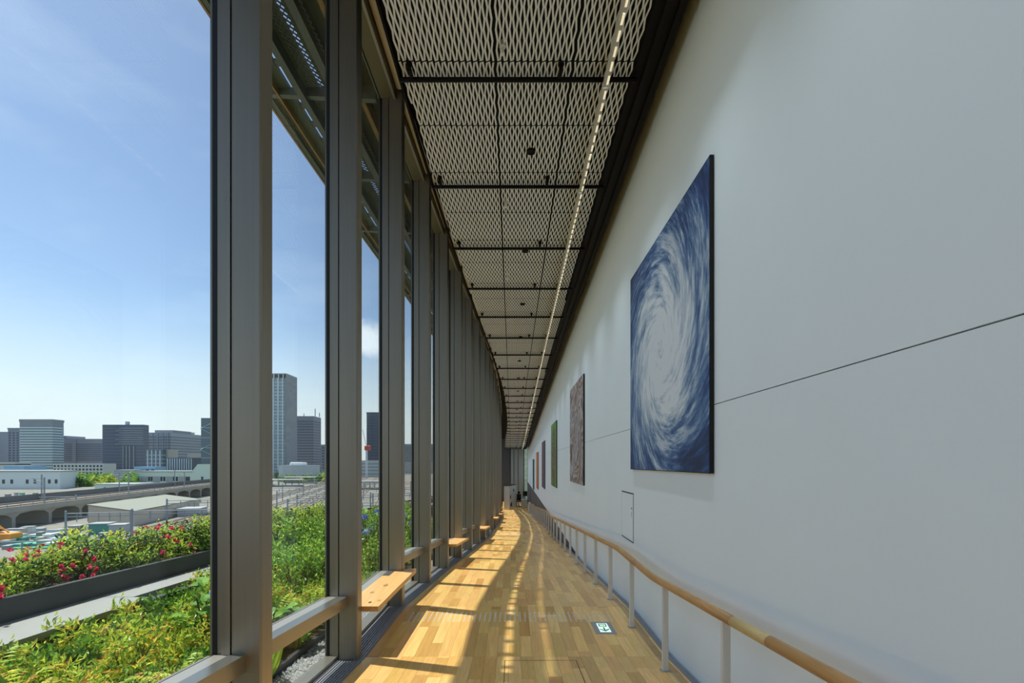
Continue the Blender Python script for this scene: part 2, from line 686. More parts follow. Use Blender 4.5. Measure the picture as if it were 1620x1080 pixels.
def wall_panel(z0f, z1f):
    mb = MB(); vs, fs = [], []
    for y in ys:
        x = WX(y)
        vs += [(x, y, z0f(y)), (x, y, z1f(y)), (x + .012, y, z1f(y)), (x + .012, y, z0f(y))]
    for i in range(len(ys) - 1):
        for k in range(4):
            l = (k + 1) % 4
            fs.append((4 * i + k, 4 * i + 4 + k, 4 * i + 4 + l, 4 * i + l))
    fs += [(0, 1, 2, 3), tuple(4 * (len(ys) - 1) + k for k in (3, 2, 1, 0))]
    mb.add(vs, fs)
    return mb.build('wall_panel', 'white_paint', wall_r)


wall_panel(lambda y: WB, lambda y: SEAM - .0028)
wall_panel(lambda y: SEAM + .0028, lambda y: wtop(y))
# dark base wall that shows where the ramp has sunk below the white wall
mb = MB(); vs, fs = [], []
for y in ysteps(5.5, YE, 1.0, KINKS):
    x = WX(y)
    vs += [(x + .03, y, F(y) - .02), (x + .03, y, WB + .009), (x + .15, y, WB + .009), (x + .15, y, F(y) - .02)]
n = len(vs) // 4
for i in range(n - 1):
    for k in range(4):
        l = (k + 1) % 4
        fs.append((4 * i + k, 4 * i + 4 + k, 4 * i + 4 + l, 4 * i + l))
fs += [(0, 1, 2, 3), tuple(4 * (n - 1) + k for k in (3, 2, 1, 0))]
mb.add(vs, fs)
tag(mb.build('baseboard_right', 'grey_paint'), 'dark grey base wall under the white wall far down the ramp', 'wall', kind='structure')

# wall behind the camera
mb = MB()
mb.box(M(Y0) - .3, WX(Y0) + .1, Y0 - .15, Y0, -1.2, C(Y0) + 1.0)
tag(mb.build('wall_back', 'white_paint'), 'plain white end wall behind the viewpoint', 'wall', kind='structure')

# ---------------------------------------------------------------- ceiling: roof slab, expanded mesh, bars
mb = MB(); vs, fs = [], []
ys = ysteps(Y0, YE, 1.0)
for y in ys:
    z = C(y) + 1.06
    vs += [(M(y) - .35, y, z), (WX(y) + .2, y, z), (WX(y) + .2, y, z + .35), (M(y) - .35, y, z + .35)]
for i in range(len(ys) - 1):
    for k in range(4):
        l = (k + 1) % 4
        fs.append((4 * i + l, 4 * i + k, 4 * i + 4 + k, 4 * i + 4 + l))
fs += [(0, 1, 2, 3), tuple(4 * (len(ys) - 1) + k for k in (3, 2, 1, 0))]
mb.add(vs, fs)
ceil_o = mb.build('ceiling', 'plenum')
tag(ceil_o, 'dark ceiling void behind beige expanded metal mesh panels', 'ceiling', kind='structure')

PX, PY, SW, TH = 0.052, 0.1716, 0.0142, 0.007


def mesh_panel(ya, yb, xl, xr, sh=0.0):
    """connected expanded-metal lattice between ya..yb and xl(y)..xr(y): strands bond side by side at the nodes"""
    mb = MB()
    idx = {}
    j0, j1 = round(ya / (PY / 2)), round(yb / (PY / 2))
    i0 = int(floor(min(xl(ya), xl(yb)) / (PX / 2))) - 1
    i1 = int(xr(yb) / (PX / 2)) + 2
    def node(i, j):
        if (i, j) in idx: return idx[(i, j)]
        y = j * PY / 2; x = i * PX / 2
        if x < xl(y) or x > xr(y):
            idx[(i, j)] = None; return None
        if j == j0: y += .012
        x += sh
        z = C(y); k = len(mb.v)
        for (dx, dz) in ((-SW, -.005), (0, 0), (SW, .005)):
            mb.v += [(x + dx, y, z + dz), (x + dx, y, z + dz + TH)]
        idx[(i, j)] = k
        return k
    for j in range(j0, j1):
        for i in range(i0, i1):
            if (i + j) % 2: continue
            a = node(i, j)
            if a is None: continue
            for di in (-1, 1):
                b = node(i + di, j + 1)
                if b is None: continue
                p, q = (a + 2, b) if di > 0 else (a, b + 2)
                for (u, w) in ((0, 2), (2, 3), (1, 0)):
                    mb.f.append((p + u, p + w, q + w, q + u)); mb.tint.append(None)
    if mb.f:
        return mb.build('mesh_panel', 'mesh_beige', ceil_o)


mesh_k = list(range(0, 32))
for k in mesh_k:
    yb_ = YK(k) + .09
    for (a, b) in ((yb_ - .17 - BAY / 2, yb_ - .17), (yb_ - .17, yb_ - .17 + BAY / 2)):
        for xl, xr, sh in ((E, lambda y: -.150, .012), (lambda y: -.150, lambda y: .515, 0), (lambda y: .515, R, -.012)):
            mesh_panel(a, b, xl, xr, sh)
for k in range(K0, 0):      # behind the viewpoint: plain panels of the same lattice
    yb_ = YK(k) + .09
    mesh_panel(yb_ - .17 - BAY / 2, yb_ - .17 + BAY / 2, E, R)

# left edge trim and black edge beam on the right
ys = ysteps(Y0, 47.9, .7)
mb = MB()
mb.sweep([(E(y), y, C(y)) for y in ys], [(-.018, -.03), (0, -.03), (0, .02), (-.018, .02)])
tag(mb.build('trim_2', 'black_steel'), 'thin black edge angle along the window side of the mesh ceiling', 'trim', kind='structure')
mb = MB()
mb.sweep([(R(y), y, C(y)) for y in ys], [(0, -.01), (.07, -.01), (.07, -.05), (.12, -.05), (.12, -.02), (.17, -.02), (.17, -.045), (.225, -.045), (.225, .98), (.19, .98), (.19, .12), (0, .12)])  # tall outer plate added to keep light from the void off the wall
tag(mb.build('trim_3', 'black_steel'), 'black ceiling edge beam between the mesh and the white wall, with an added light-blocking plate', 'trim', kind='structure')

for i, k in enumerate(range(K0, 33)):
    y = YK(k) + .09
    z = C(y) - .045
    n = i - 3
    lab = 'black ceiling crossbar under the mesh, ' + (ORD[n - 1] + ' from the viewpoint' if n >= 1 else 'out of view behind the viewpoint')
    t = thing('ceiling_crossbar', (0, y, z), lab, 'crossbar', 'black crossbars under the mesh ceiling')
    mb = MB(); mb.tube([(E(y) - .01, y, z), (R(y) + .03, y, z)], .019, 8)
    mb.build('bar', 'black_steel', t, smooth=True)
    for x in (E(y) + .10, .40, .80):
        mb = MB()
        zc = C(y - .10)
        mb.box(x - .014, x + .014, y - .115, y + .01, z - .006, z + .016)
        mb.box(x - .014, x + .014, y - .125, y - .10, z - .006, zc + .02)
        mb.lathe((x, y - .118, zc - .028), [(.026, 0), (.026, .02), (.012, .03)], 8)
        mb.build('bracket', 'black_steel', t)

# LED light bars
LAMP_W = 4.8
def LX(y): return .770 + .0045 * y
for i, k in enumerate(range(-1, 31)):
    ya, yb = YK(k) + .10, YK(k + 1) + .08
    z = C((ya + yb) / 2) - .10
    sl = (C(yb) - C(ya))
    n = i
    lab = 'slim linear light bar below the mesh ceiling, ' + (ORD[n - 1] + ' from the viewpoint' if n >= 1 else 'above the viewpoint')
    t = thing('light_bar', (LX(ya), ya, C(ya) - .10), lab, 'light', 'linear light bars along the ceiling')
    za, zb = C(ya) - .10, C(yb) - .10
    mb = MB()
    mb.sweep([(LX(ya), ya, za), (LX(yb), yb, zb)], [(-.028, -.008), (-.024, -.012), (.016, -.012), (.019, -.008), (.019, .016), (-.028, .016)])
    mb.build('housing', 'clear_plastic', t)
    mb = MB(); ym = (ya + yb) / 2
    mb.box(LX(ym) - .006, LX(ym) + .006, ya + .02, ya + .04, za + .014, C(ya) - .02)
    mb.build('hanger', 'black_steel', t)
    lt = bpy.data.lights.new('bar_light', 'AREA')
    lt.shape = 'RECTANGLE'; lt.size = .05; lt.size_y = BAY * S
    lt.energy = LAMP_W; lt.spread = radians(72); lt.color = (0.74, 0.89, 1.0)
    lo = bpy.data.objects.new('bar_light', lt); COL.objects.link(lo); lo.parent = t
    lo.location = (0, (yb - ya) / 2 * S, (sl / 2 - .018) * S)
    nl = 11
    for q in range(nl):
        f = (q + .5) / nl
        y = ya + (yb - ya) * f; zz = za + (zb - za) * f
        mb = MB(); mb.box(LX(y) - .002, LX(y) + .015, y - .043, y + .043, zz - .0155, zz - .0115)
        mb.build('led_module', 'led', t)

# recessed downlights and sprinklers
for i in range(16):
    y = 4.81 + 2.1 * i; x = .196 + .004 * i; z = C(y)
    t = thing('downlight', (x, y, z), 'small black round downlight set in the mesh, %s from the viewpoint' % ORD[i], 'downlight', 'black downlights in the mesh ceiling')
    mb = MB(); mb.lathe((x, y, z - .02), [(.030, .03), (.030, 0), (.044, 0), (.046, .01), (.044, .06), (.030, .06)], 14)
    mb.build('ring', 'black_steel', t, smooth=False)
    mb = MB(); mb.lathe((x, y, z - .014), [(.029, 0), (.029, .10), (.01, .11)], 12)
    mb.build('housing', 'black_steel', t)
for i in range(15):
    y = 3.64 + 2.06 * i; x = -.074; z = C(y)
    t = thing('sprinkler', (x, y, z), 'small pale sprinkler head below the mesh, %s from the viewpoint' % ORD[i], 'sprinkler', 'sprinkler heads in the mesh ceiling')
    mb = MB(); mb.lathe((x, y, z - .03), [(.008, -.03), (.008, .01), (.026, .014), (.026, .02), (.010, .022), (.010, .07)], 10)
    mb.build('body', 'sprinkler_white', t, smooth=False)
    mb = MB(); mb.lathe((x, y, z - .07), [(.018, 0), (.018, .006), (.004, .010)], 10)
    mb.build('deflector', 'steel_stud', t)

# ---------------------------------------------------------------- curtain wall
def facade_hex(mb, k, n0, n1, z0, z1, ta=.05, tb=-.05):
    """box between mullion k and k+1; n = offset inwards from the mullions' inner face; z0, z1 functions of y"""
    ya, yb = YK(k) + ta, YK(k + 1) + tb
    def P(y, n, z):
        tt, nn = Mn(y)
        p = Vector((M(y), y, 0)) + nn * n
        return (p.x, p.y, z)
    mb.hexa([P(ya, n0, z0(ya)), P(ya, n1, z0(ya)), P(yb, n1, z0(yb)), P(yb, n0, z0(yb)),
             P(ya, n0, z1(ya)), P(ya, n1, z1(ya)), P(yb, n1, z1(yb)), P(yb, n0, z1(yb))])
    return mb


def mull_prof(mb, k, prof, zt, zb):
    y = YK(k); tt, nn = Mn(y)
    base = Vector((M(y), y, 0))
    n = len(prof)
    vs = []
    for z in (zb, zt):
        for (a, b) in prof:     # a = inward offset, b = along the facade
            p = base + nn * a + tt * b
            vs.append((p.x, p.y, z))
    fs = [tuple(range(n)), tuple(range(2 * n - 1, n - 1, -1))]
    for i in range(n):
        j = (i + 1) % n
        fs.append((j, i, n + i, n + j))
    mb.add(vs, fs)


HW = .0575
BENCH_K = [-4, -1, 2, 5, 8, 11, 14, 17, 20, 23]
for i, k in enumerate(range(K0, K1 + 1)):
    y = YK(k)
    n = i + 1
    vis = k - 0
    where = ('%s from the viewpoint' % ORD[vis - 1]) if vis >= 1 else 'behind the viewpoint'
    lab = 'tall bronze framed window bay beside the ramp, ' + where
    wdw = thing('window_%d' % n, (M(y), y, F(y)), lab, 'window', 'curtain wall window bays', 'structure')
    zt = C(y) + 1.05
    mb = MB()
    c = .009
    mull_prof(mb, k, [(-.148, -HW), (-c, -HW), (0, -HW + c), (0, HW - c), (-c, HW), (-.148, HW)], zt, F(y) - .01)
    mul = mb.build('mullion', 'bronze', wdw)
    mb = MB()
    mull_prof(mb, k, [(-.157, -HW + .012), (-.148, -HW + .012), (-.148, HW - .012), (-.157, HW - .012)], zt, F(y) - .01)
    mb.build('shadow_groove', 'black_gasket', mul)
    mb = MB()
    mull_prof(mb, k, [(-.232, -HW + .02), (-.205, -HW + .02), (-.205, -HW + .006), (-.182, -HW + .006), (-.182, -HW), (-.157, -HW),
                      (-.157, HW), (-.182, HW), (-.182, HW - .006), (-.205, HW - .006), (-.205, HW - .02), (-.232, HW - .02)], zt, F(y) - .01)
    mb.build('glazing_frame', 'bronze', mul)
    mb = MB()
    mull_prof(mb, k, [(-.262, -HW + .024), (-.232, -HW + .024), (-.232, HW - .024), (-.262, HW - .024)], zt, F(y) - .01)
    mb.build('gasket', 'black_gasket', mul)
    mb = MB()
    mull_prof(mb, k, [(-.274, -.03), (-.262, -.03), (-.262, .03), (-.274, .03)], zt, F(y) - .01)
    mb.build('outer_cap', 'bronze', mul)
    if k < K1:
        bench = k in BENCH_K
        sh = .40 if bench else .516
        zs = lambda yy, sh=sh: F(yy) + sh
        hd = lambda yy: C(yy) + .86
        mb = facade_hex(MB(), k, -.256, -.244, lambda yy: F(yy) + sh - .03, lambda yy: C(yy) + .90, .03, -.03)
        mb.build('glass_pane', 'window_glass', wdw)
        mb = facade_hex(MB(), k, -.256, -.244, lambda yy: F(yy) + .0, lambda yy: F(yy) + sh - .04, .03, -.03)
        mb.build('lower_glass_pane', 'window_glass', wdw)
        s = facade_hex(MB(), k, -.158, -.078, lambda yy: F(yy) + sh - .088, zs).build('sill', 'bronze_light', wdw)
        facade_hex(MB(), k, -.243, -.163, lambda yy: F(yy) + sh - .075, lambda yy: F(yy) + sh - .006).build('sill_outer_rail', 'sill_metal', s)
        facade_hex(MB(), k, -.272, -.257, lambda yy: F(yy) + sh - .075, lambda yy: F(yy) + sh - .01).build('sill_outer_cap', 'bronze', s)
        facade_hex(MB(), k, -.272, -.165, lambda yy: F(yy) - .01, lambda yy: F(yy) + .028).build('bottom_rail', 'bronze', wdw)
        h = facade_hex(MB(), k, -.243, -.075, hd, lambda yy: C(yy) + 1.05).build('head_box', 'olive_metal', wdw)
        facade_hex(MB(), k, -.10, -.074, lambda yy: C(yy) + .845, lambda yy: C(yy) + .86).build('blind_guide', 'sill_metal', h)
        facade_hex(MB(), k, -.272, -.257, hd, lambda yy: C(yy) + 1.05).build('head_outer_cap', 'bronze', h)
        # roller blind
        ya, yb = y + .075, YK(k + 1) - .075
        ta, na = Mn(ya); tb, nb = Mn(yb)
        pa = Vector((M(ya), ya, C(ya) + .975)) + na * (-.025); pb = Vector((M(yb), yb, C(yb) + .975)) + nb * (-.025)
        t = thing('roller_blind', tuple(pa), 'rolled-up beige blind at the window head, ' + where, 'blind', 'rolled blinds above the windows')
        mb = MB(); mb.tube([pa, pb], .043, 12); mb.build('roll', 'blind_beige', t, smooth=False)
        mb = MB(); mb.tube([pa - (pb - pa).normalized() * .012, pa], .03, 10); mb.build('end_cap', 'black_steel', t)
        mb = MB(); mb.tube([pb, pb + (pb - pa).normalized() * .012], .03, 10); mb.build('end_cap', 'black_steel', t)
        # floor convector grille
        prof = []
        for q in range(9):
            a = -.162 + q * .0225
            prof += [(a, .001), (a + .011, .001), (a + .011, -.007), (a + .0225, -.007)]
        prof += [(.0405, -.011), (-.162, -.011)]
        path, frs = [], []
        for yy in ysteps(y - BAY * 0 + .0, YK(k + 1), .5, KINKS):
            tt, nn = Mn(yy)
            path.append((M(yy), yy, F(yy))); frs.append((nn, Vector((0, 0, 1))))
        mb = MB(); mb.sweep(path, prof, lambda q: frs[q])
        g = mb.build('floor_grille', 'grille_metal', org=path[0])
        tag(g, 'dark slatted floor grille at the window foot, ' + where, 'grille', 'floor grilles along the windows')
        if bench and k > -2:
            bi = BENCH_K.index(k) - 1
            lab = 'light oak plank bench between window mullions, %s' % (('%s bench from the viewpoint' % ORD[bi - 1]) if bi >= 1 else 'behind the viewpoint')
            t = thing('window_bench', tuple(MP(k, 0, .06, F(y))), lab, 'bench', 'oak benches along the windows')
            facade_hex(MB(), k, -.155, .135, lambda yy: F(yy) + .362, lambda yy: F(yy) + .405, .0575, .035).build('seat', 'bench_oak', t)
            for f in (.28, .72):
                yy = y + BAY * f
                tt, nn = Mn(yy)
                def P(n_, t_, z): 
                    p = Vector((M(yy), yy, 0)) + nn * n_ + tt * t_
                    return (p.x, p.y, z)
                mb = MB()
                a, b = -.015, .015
                z0, z1 = F(yy) + .29, F(yy) + .361
                mb.hexa([P(-.155, a, z0), P(-.09, a, z0), P(-.09, b, z0), P(-.155, b, z0), P(-.155, a, z1), P(.09, a, z1), P(.09, b, z1), P(-.155, b, z1)])
                mb.build('bracket', 'bronze', t)
            for (f, n_) in ((.12, .03), (.34, -.05), (.52, .0), (.16, .09)):
                yy = y + BAY * f; tt, nn = Mn(yy)
                p = Vector((M(yy), yy, F(yy) + .4055)) + nn * n_
                mb = MB(); mb.add([(p.x + .022 * cos(q * pi / 4) * (.5 + f), p.y + .035 * sin(q * pi / 4) * (.5 + f), F(p.y + .035 * sin(q * pi / 4)) + .4056) for q in range(8)], [tuple(range(8))])
                mb.build('knot', 'knot_dark' if f == .12 else 'rail_oak', t)

# ---------------------------------------------------------------- eave outside the glass
def EZ(y): return C(y) + .97
def eave_strip(mb, n0, n1, dz0, dz1, ya=Y0, yb=47.9):
    ys = ysteps(ya, yb, 1.0)
    path, frs = [], []
    for yy in ys:
        tt, nn = Mn(yy); path.append((M(yy), yy, EZ(yy))); frs.append(nn)
    mb.sweep(path, [(n0, dz0), (n1, dz0), (n1, dz1), (n0, dz1)], lambda q: (frs[q], Vector((0, 0, 1))))
    return mb
eave = thing('eave', (M(0) - .8, 0, EZ(0)), 'dark steel eave of mesh and slats overhanging the windows outside', 'eave')
eave_strip(MB(), -1.62, -1.598, -.01, .10).build('edge_strip', 'eave_bronze', eave)
eave_strip(MB(), -1.597, -1.54, 0, .10).build('fascia', 'eave_panel', eave)
eave_strip(MB(), -1.54, -1.30, .05, .10).build('soffit_panel', 'eave_panel', eave)
eave_strip(MB(), -1.20, -.97, .05, .10).build('soffit_panel', 'eave_panel', eave)
eave_strip(MB(), -.95, -.31, .16, .42).build('roof_edge', 'eave_panel', eave)
eave_strip(MB(), -1.44, -1.42, -.03, .05).build('purlin', 'eave_bronze', eave)
eave_strip(MB(), -1.17, -1.10, -.09, .05).build('purlin', 'eave_steel', eave)
eave_strip(MB(), -.80, -.72, -.07, .16).build('purlin', 'eave_steel', eave)
eave_strip(MB(), -.52, -.47, -.04, .16).build('purlin', 'eave_bronze', eave)
for k in range(K0, K1):
    y = YK(k); tt, nn = Mn(y)
    mb = MB()
    def P(n_, t_, z):
        p = Vector((M(y), y, 0)) + nn * n_ + tt * t_
        return (p.x, p.y, z)
    z0, z1 = EZ(y) - .06, EZ(y) + .06
    mb.hexa([P(-1.55, -.03, z0 + .05), P(-.31, -.03, z0 - .04), P(-.31, .03, z0 - .04), P(-1.55, .03, z0 + .05),
             P(-1.55, -.03, z1), P(-.31, -.03, z1), P(-.31, .03, z1), P(-1.55, .03, z1)])
    mb.build('rafter', 'eave_steel', eave)
    for f in (.2, .4, .6, .8):          # cross slats over the open slot
        yy = y + BAY * f; t2, n2 = Mn(yy)
        p = Vector((M(yy), yy, EZ(yy)))
        mb = MB()
        a = p + n2 * -1.31; b = p + n2 * -1.02
        mb.hexa([(a.x, yy - .035, a.z + .06), (b.x, yy - .035, a.z + .06), (b.x, yy + .035, a.z + .06), (a.x, yy + .035, a.z + .06),
                 (a.x, yy - .035, a.z + .09), (b.x, yy - .035, a.z + .09), (b.x, yy + .035, a.z + .09), (a.x, yy + .035, a.z + .09)])
        mb.build('slat', 'eave_steel', eave)
# mesh band in the eave
for k in range(K0, 20):
    ya, yb = YK(k) + .05, YK(k + 1) - .05
    mb = MB(); idx = {}
    px, py, sw = .05, .06, .016
    ni, nj = 14, int((yb - ya) / (py / 2))
    def node(i, j):
        if (i, j) in idx: return idx[(i, j)]
        yy = ya + j * py / 2; tt, nn = Mn(yy)
        p = Vector((M(yy), yy, EZ(yy))) + nn * (-1.04 + i * px / 2)
        q = len(mb.v); mb.v += [(p.x - sw / 2, p.y, p.z + .02), (p.x + sw / 2, p.y, p.z + .03)]
        idx[(i, j)] = q; return q
    for j in range(nj):
        for i in range(ni + 1):
            if (i + j) % 2: continue
            for di in (-1, 1):
                if 0 <= i + di <= ni:
                    a, b = node(i, j), node(i + di, j + 1)
                    mb.f.append((a, a + 1, b + 1, b)); mb.tint.append(None)
    mb.build('mesh_panel', 'eave_steel', eave)

# ---------------------------------------------------------------- handrail
def RX(y): return 1.138 + .0063 * y
RH = .655
rail = thing('handrail', (RX(3.5), 3.5, F(3.5)), 'round oak handrail on slim white posts along the white wall', 'handrail')
yends = [-3.0, -.9, 1.2, 2.07, 2.42, 4.4, 6.5, 8.6, 10.7, 12.8, 14.9, 17.0, 19.1, 21.2, 23.3, 25.4, 27.5, 29.6, 31.7, 33.8, 36.6]
RK = [3.84, 5.18, 15.4, 16.8, 27.0, 28.4]
def RZ(y):      # softened kinks
    return sum(F(y + d) for d in (-.15, -.075, 0, .075, .15)) / 5 + RH
for i, (a, b) in enumerate(zip(yends, yends[1:])):
    yy = ysteps(a + .001, b - .001, .7, [k + d for k in RK for d in (-.2, -.1, 0, .1, .2)])
    mb = MB(); mb.tube([(RX(y), y, RZ(y)) for y in yy], .0285, 14)
    mb.build('rail_segment', 'rail_maple' if i == 3 else 'rail_oak', rail, smooth=True)
yp = -2.54
while yp < 36.6:
    x, z = RX(yp), F(yp)
    mb = MB(); mb.cbox(x - .022, x + .022, yp - .014, yp + .014, z - .002, RZ(yp) - .018, .003)
    p = mb.build('post', 'post_white', rail)
    mb = MB(); mb.cbox(x - .034, x + .034, yp - .03, yp + .03, z - .004, z + .006, .002)
    mb.build('base_plate', 'grey_plate', p)
    yp += 1.01

# ---------------------------------------------------------------- pictures
def art_nodes(name):
    m = bpy.data.materials.new(name); m.use_nodes = True
    t = m.node_tree; b = t.nodes['Principled BSDF']; b.inputs['Roughness'].default_value = .45
    tc = t.nodes.new('ShaderNodeTexCoord')
    mp = t.nodes.new('ShaderNodeMapping')
    k = 1 / (1.05 * S)
    mp.inputs['Scale'].default_value = (0, k, k)
    t.links.new(tc.outputs['Object'], mp.inputs[0])
    MATS[name] = m
    return t, b, mp


def nd(t, typ, **kw):
    n = t.nodes.new(typ)
    for k, v in kw.items():
        if k.startswith('i_'):
            n.inputs[int(k[2:]) if k[2:].isdigit() else k[2:]].default_value = v
        else:
            setattr(n, k, v)
    return n


def ramp(t, stops):
    r = t.nodes.new('ShaderNodeValToRGB')
    e = r.color_ramp.elements
    while len(e) < len(stops): e.new(.5)
    for q, (p, c) in zip(e, stops):
        q.position = p; q.color = lin(c) + (1,)
    return r


# hurricane seen from space: spiral of cloud over blue sea
t, b, mp = art_nodes('art_hurricane')
L = t.links.new
ln = nd(t, 'ShaderNodeVectorMath', operation='LENGTH'); L(mp.outputs[0], ln.inputs[0])
lg = nd(t, 'ShaderNodeMath', operation='LOGARITHM', i_1=2.718); ad = nd(t, 'ShaderNodeMath', operation='ADD', i_1=.06)
L(ln.outputs['Value'], ad.inputs[0]); L(ad.outputs[0], lg.inputs[0])
tw = nd(t, 'ShaderNodeMath', operation='MULTIPLY', i_1=2.1); L(lg.outputs[0], tw.inputs[0])
ro = nd(t, 'ShaderNodeVectorRotate', rotation_type='X_AXIS'); L(mp.outputs[0], ro.inputs['Vector']); L(tw.outputs[0], ro.inputs['Angle'])
nm = nd(t, 'ShaderNodeVectorMath', operation='NORMALIZE'); L(ro.outputs[0], nm.inputs[0])
sep = nd(t, 'ShaderNodeSeparateXYZ'); L(nm.outputs[0], sep.inputs[0])
cmb = nd(t, 'ShaderNodeCombineXYZ'); L(sep.outputs[1], cmb.inputs[0]); L(sep.outputs[2], cmb.inputs[1])
r3 = nd(t, 'ShaderNodeMath', operation='MULTIPLY', i_1=1.6); L(lg.outputs[0], r3.inputs[0]); L(r3.outputs[0], cmb.inputs[2])
n1 = nd(t, 'ShaderNodeTexNoise'); n1.inputs['Scale'].default_value = 1.9; n1.inputs['Detail'].default_value = 9; n1.inputs['Roughness'].default_value = .62
L(cmb.outputs[0], n1.inputs['Vector'])
n2 = nd(t, 'ShaderNodeTexNoise'); n2.inputs['Scale'].default_value = 11; n2.inputs['Detail'].default_value = 8; n2.inputs['Roughness'].default_value = .7
L(ro.outputs[0], n2.inputs['Vector'])
rr = nd(t, 'ShaderNodeMapRange', i_1=.1, i_2=1.25, i_3=.44, i_4=-.17); L(ln.outputs['Value'], rr.inputs[0])
s1 = nd(t, 'ShaderNodeMath', operation='ADD'); L(n1.outputs[0], s1.inputs[0]); L(rr.outputs[0], s1.inputs[1])
s2 = nd(t, 'ShaderNodeMath', operation='MULTIPLY_ADD', i_1=.95, i_2=-.46); L(n2.outputs[0], s2.inputs[0])
s3 = nd(t, 'ShaderNodeMath', operation='ADD'); L(s1.outputs[0], s3.inputs[0]); L(s2.outputs[0], s3.inputs[1])
eye = nd(t, 'ShaderNodeMapRange', i_1=.03, i_2=.13, i_3=-.22, i_4=0.0); L(ln.outputs['Value'], eye.inputs[0])
s4 = nd(t, 'ShaderNodeMath', operation='ADD'); L(s3.outputs[0], s4.inputs[0]); L(eye.outputs[0], s4.inputs[1])
rp = ramp(t, [(.24, (12, 34, 78)), (.38, (28, 66, 126)), (.5, (92, 124, 164)), (.62, (172, 186, 204)), (.8, (226, 230, 234))])
L(s4.outputs[0], rp.inputs[0]); L(rp.outputs[0], b.inputs['Base Color'])

# brown and grey swirled grain
t, b, mp = art_nodes('art_grain'); L = t.links.new
n0 = nd(t, 'ShaderNodeTexNoise'); n0.inputs['Scale'].default_value = 1.4; n0.inputs['Detail'].default_value = 3; L(mp.outputs[0], n0.inputs['Vector'])
wv = nd(t, 'ShaderNodeTexWave', wave_type='RINGS', rings_direction='X'); wv.inputs['Scale'].default_value = 1.5; wv.inputs['Distortion'].default_value = 9; wv.inputs['Detail'].default_value = 5; wv.inputs['Detail Scale'].default_value = 1.3
nv = nd(t, 'ShaderNodeTexNoise'); nv.inputs['Scale'].default_value = 1.1; nv.inputs['Detail'].default_value = 4; L(mp.outputs[0], nv.inputs['Vector'])
av = nd(t, 'ShaderNodeVectorMath', operation='MULTIPLY_ADD'); av.inputs[1].default_value = (0, 1.7, 1.7); L(nv.outputs['Color'], av.inputs[0]); L(mp.outputs[0], av.inputs[2])
ov = nd(t, 'ShaderNodeVectorMath', operation='SUBTRACT'); ov.inputs[1].default_value = (0, .85, .85); L(av.outputs[0], ov.inputs[0])
L(ov.outputs[0], wv.inputs['Vector'])
rp = ramp(t, [(0, (84, 58, 46)), (.35, (168, 120, 88)), (.6, (190, 172, 162)), (1, (220, 218, 220))])
mx = nd(t, 'ShaderNodeMixRGB', i_0=.45); rp2 = ramp(t, [(.35, (128, 96, 74)), (.65, (150, 150, 160))])
L(wv.outputs[1], rp.inputs[0]); L(n0.outputs[0], rp2.inputs[0]); L(rp.outputs[0], mx.inputs[1]); L(rp2.outputs[0], mx.inputs[2]); L(mx.outputs[0], b.inputs['Base Color'])

# brown scaly oval on bright green
t, b, mp = art_nodes('art_oval'); L = t.links.new
mp2 = nd(t, 'ShaderNodeMapping'); mp2.inputs['Location'].default_value = (0, .12, .12); mp2.inputs['Scale'].default_value = (0, 1.5, .95); L(mp.outputs[0], mp2.inputs[0])
ln = nd(t, 'ShaderNodeVectorMath', operation='LENGTH'); L(mp2.outputs[0], ln.inputs[0])
n0 = nd(t, 'ShaderNodeTexNoise'); n0.inputs['Scale'].default_value = 3.5; n0.inputs['Detail'].default_value = 4; L(mp.outputs[0], n0.inputs['Vector'])
dd = nd(t, 'ShaderNodeMath', operation='MULTIPLY_ADD', i_1=.5); L(n0.outputs[0], dd.inputs[0]); L(ln.outputs['Value'], dd.inputs[2])
st = nd(t, 'ShaderNodeMapRange', i_1=1.2, i_2=1.26); L(dd.outputs[0], st.inputs[0])
vo = nd(t, 'ShaderNodeTexVoronoi'); vo.inputs['Scale'].default_value = 9; L(mp.outputs[0], vo.inputs['Vector'])
rp = ramp(t, [(0, (214, 196, 180)), (.3, (150, 104, 74)), (.8, (66, 50, 44))]); L(vo.outputs[0], rp.inputs[0])
mx = nd(t, 'ShaderNodeMixRGB'); mx.inputs[2].default_value = lin((92, 160, 62)) + (1,)
L(st.outputs[0], mx.inputs[0]); L(rp.outputs[0], mx.inputs[1]); L(mx.outputs[0], b.inputs['Base Color'])

t, b, mp = art_nodes('art_plum'); L = t.links.new
n0 = nd(t, 'ShaderNodeTexNoise'); n0.inputs['Scale'].default_value = 6; n0.inputs['Detail'].default_value = 8; L(mp.outputs[0], n0.inputs['Vector'])
rp = ramp(t, [(.3, (52, 40, 44)), (.5, (104, 72, 82)), (.7, (140, 112, 116))]); L(n0.outputs[0], rp.inputs[0]); L(rp.outputs[0], b.inputs['Base Color'])

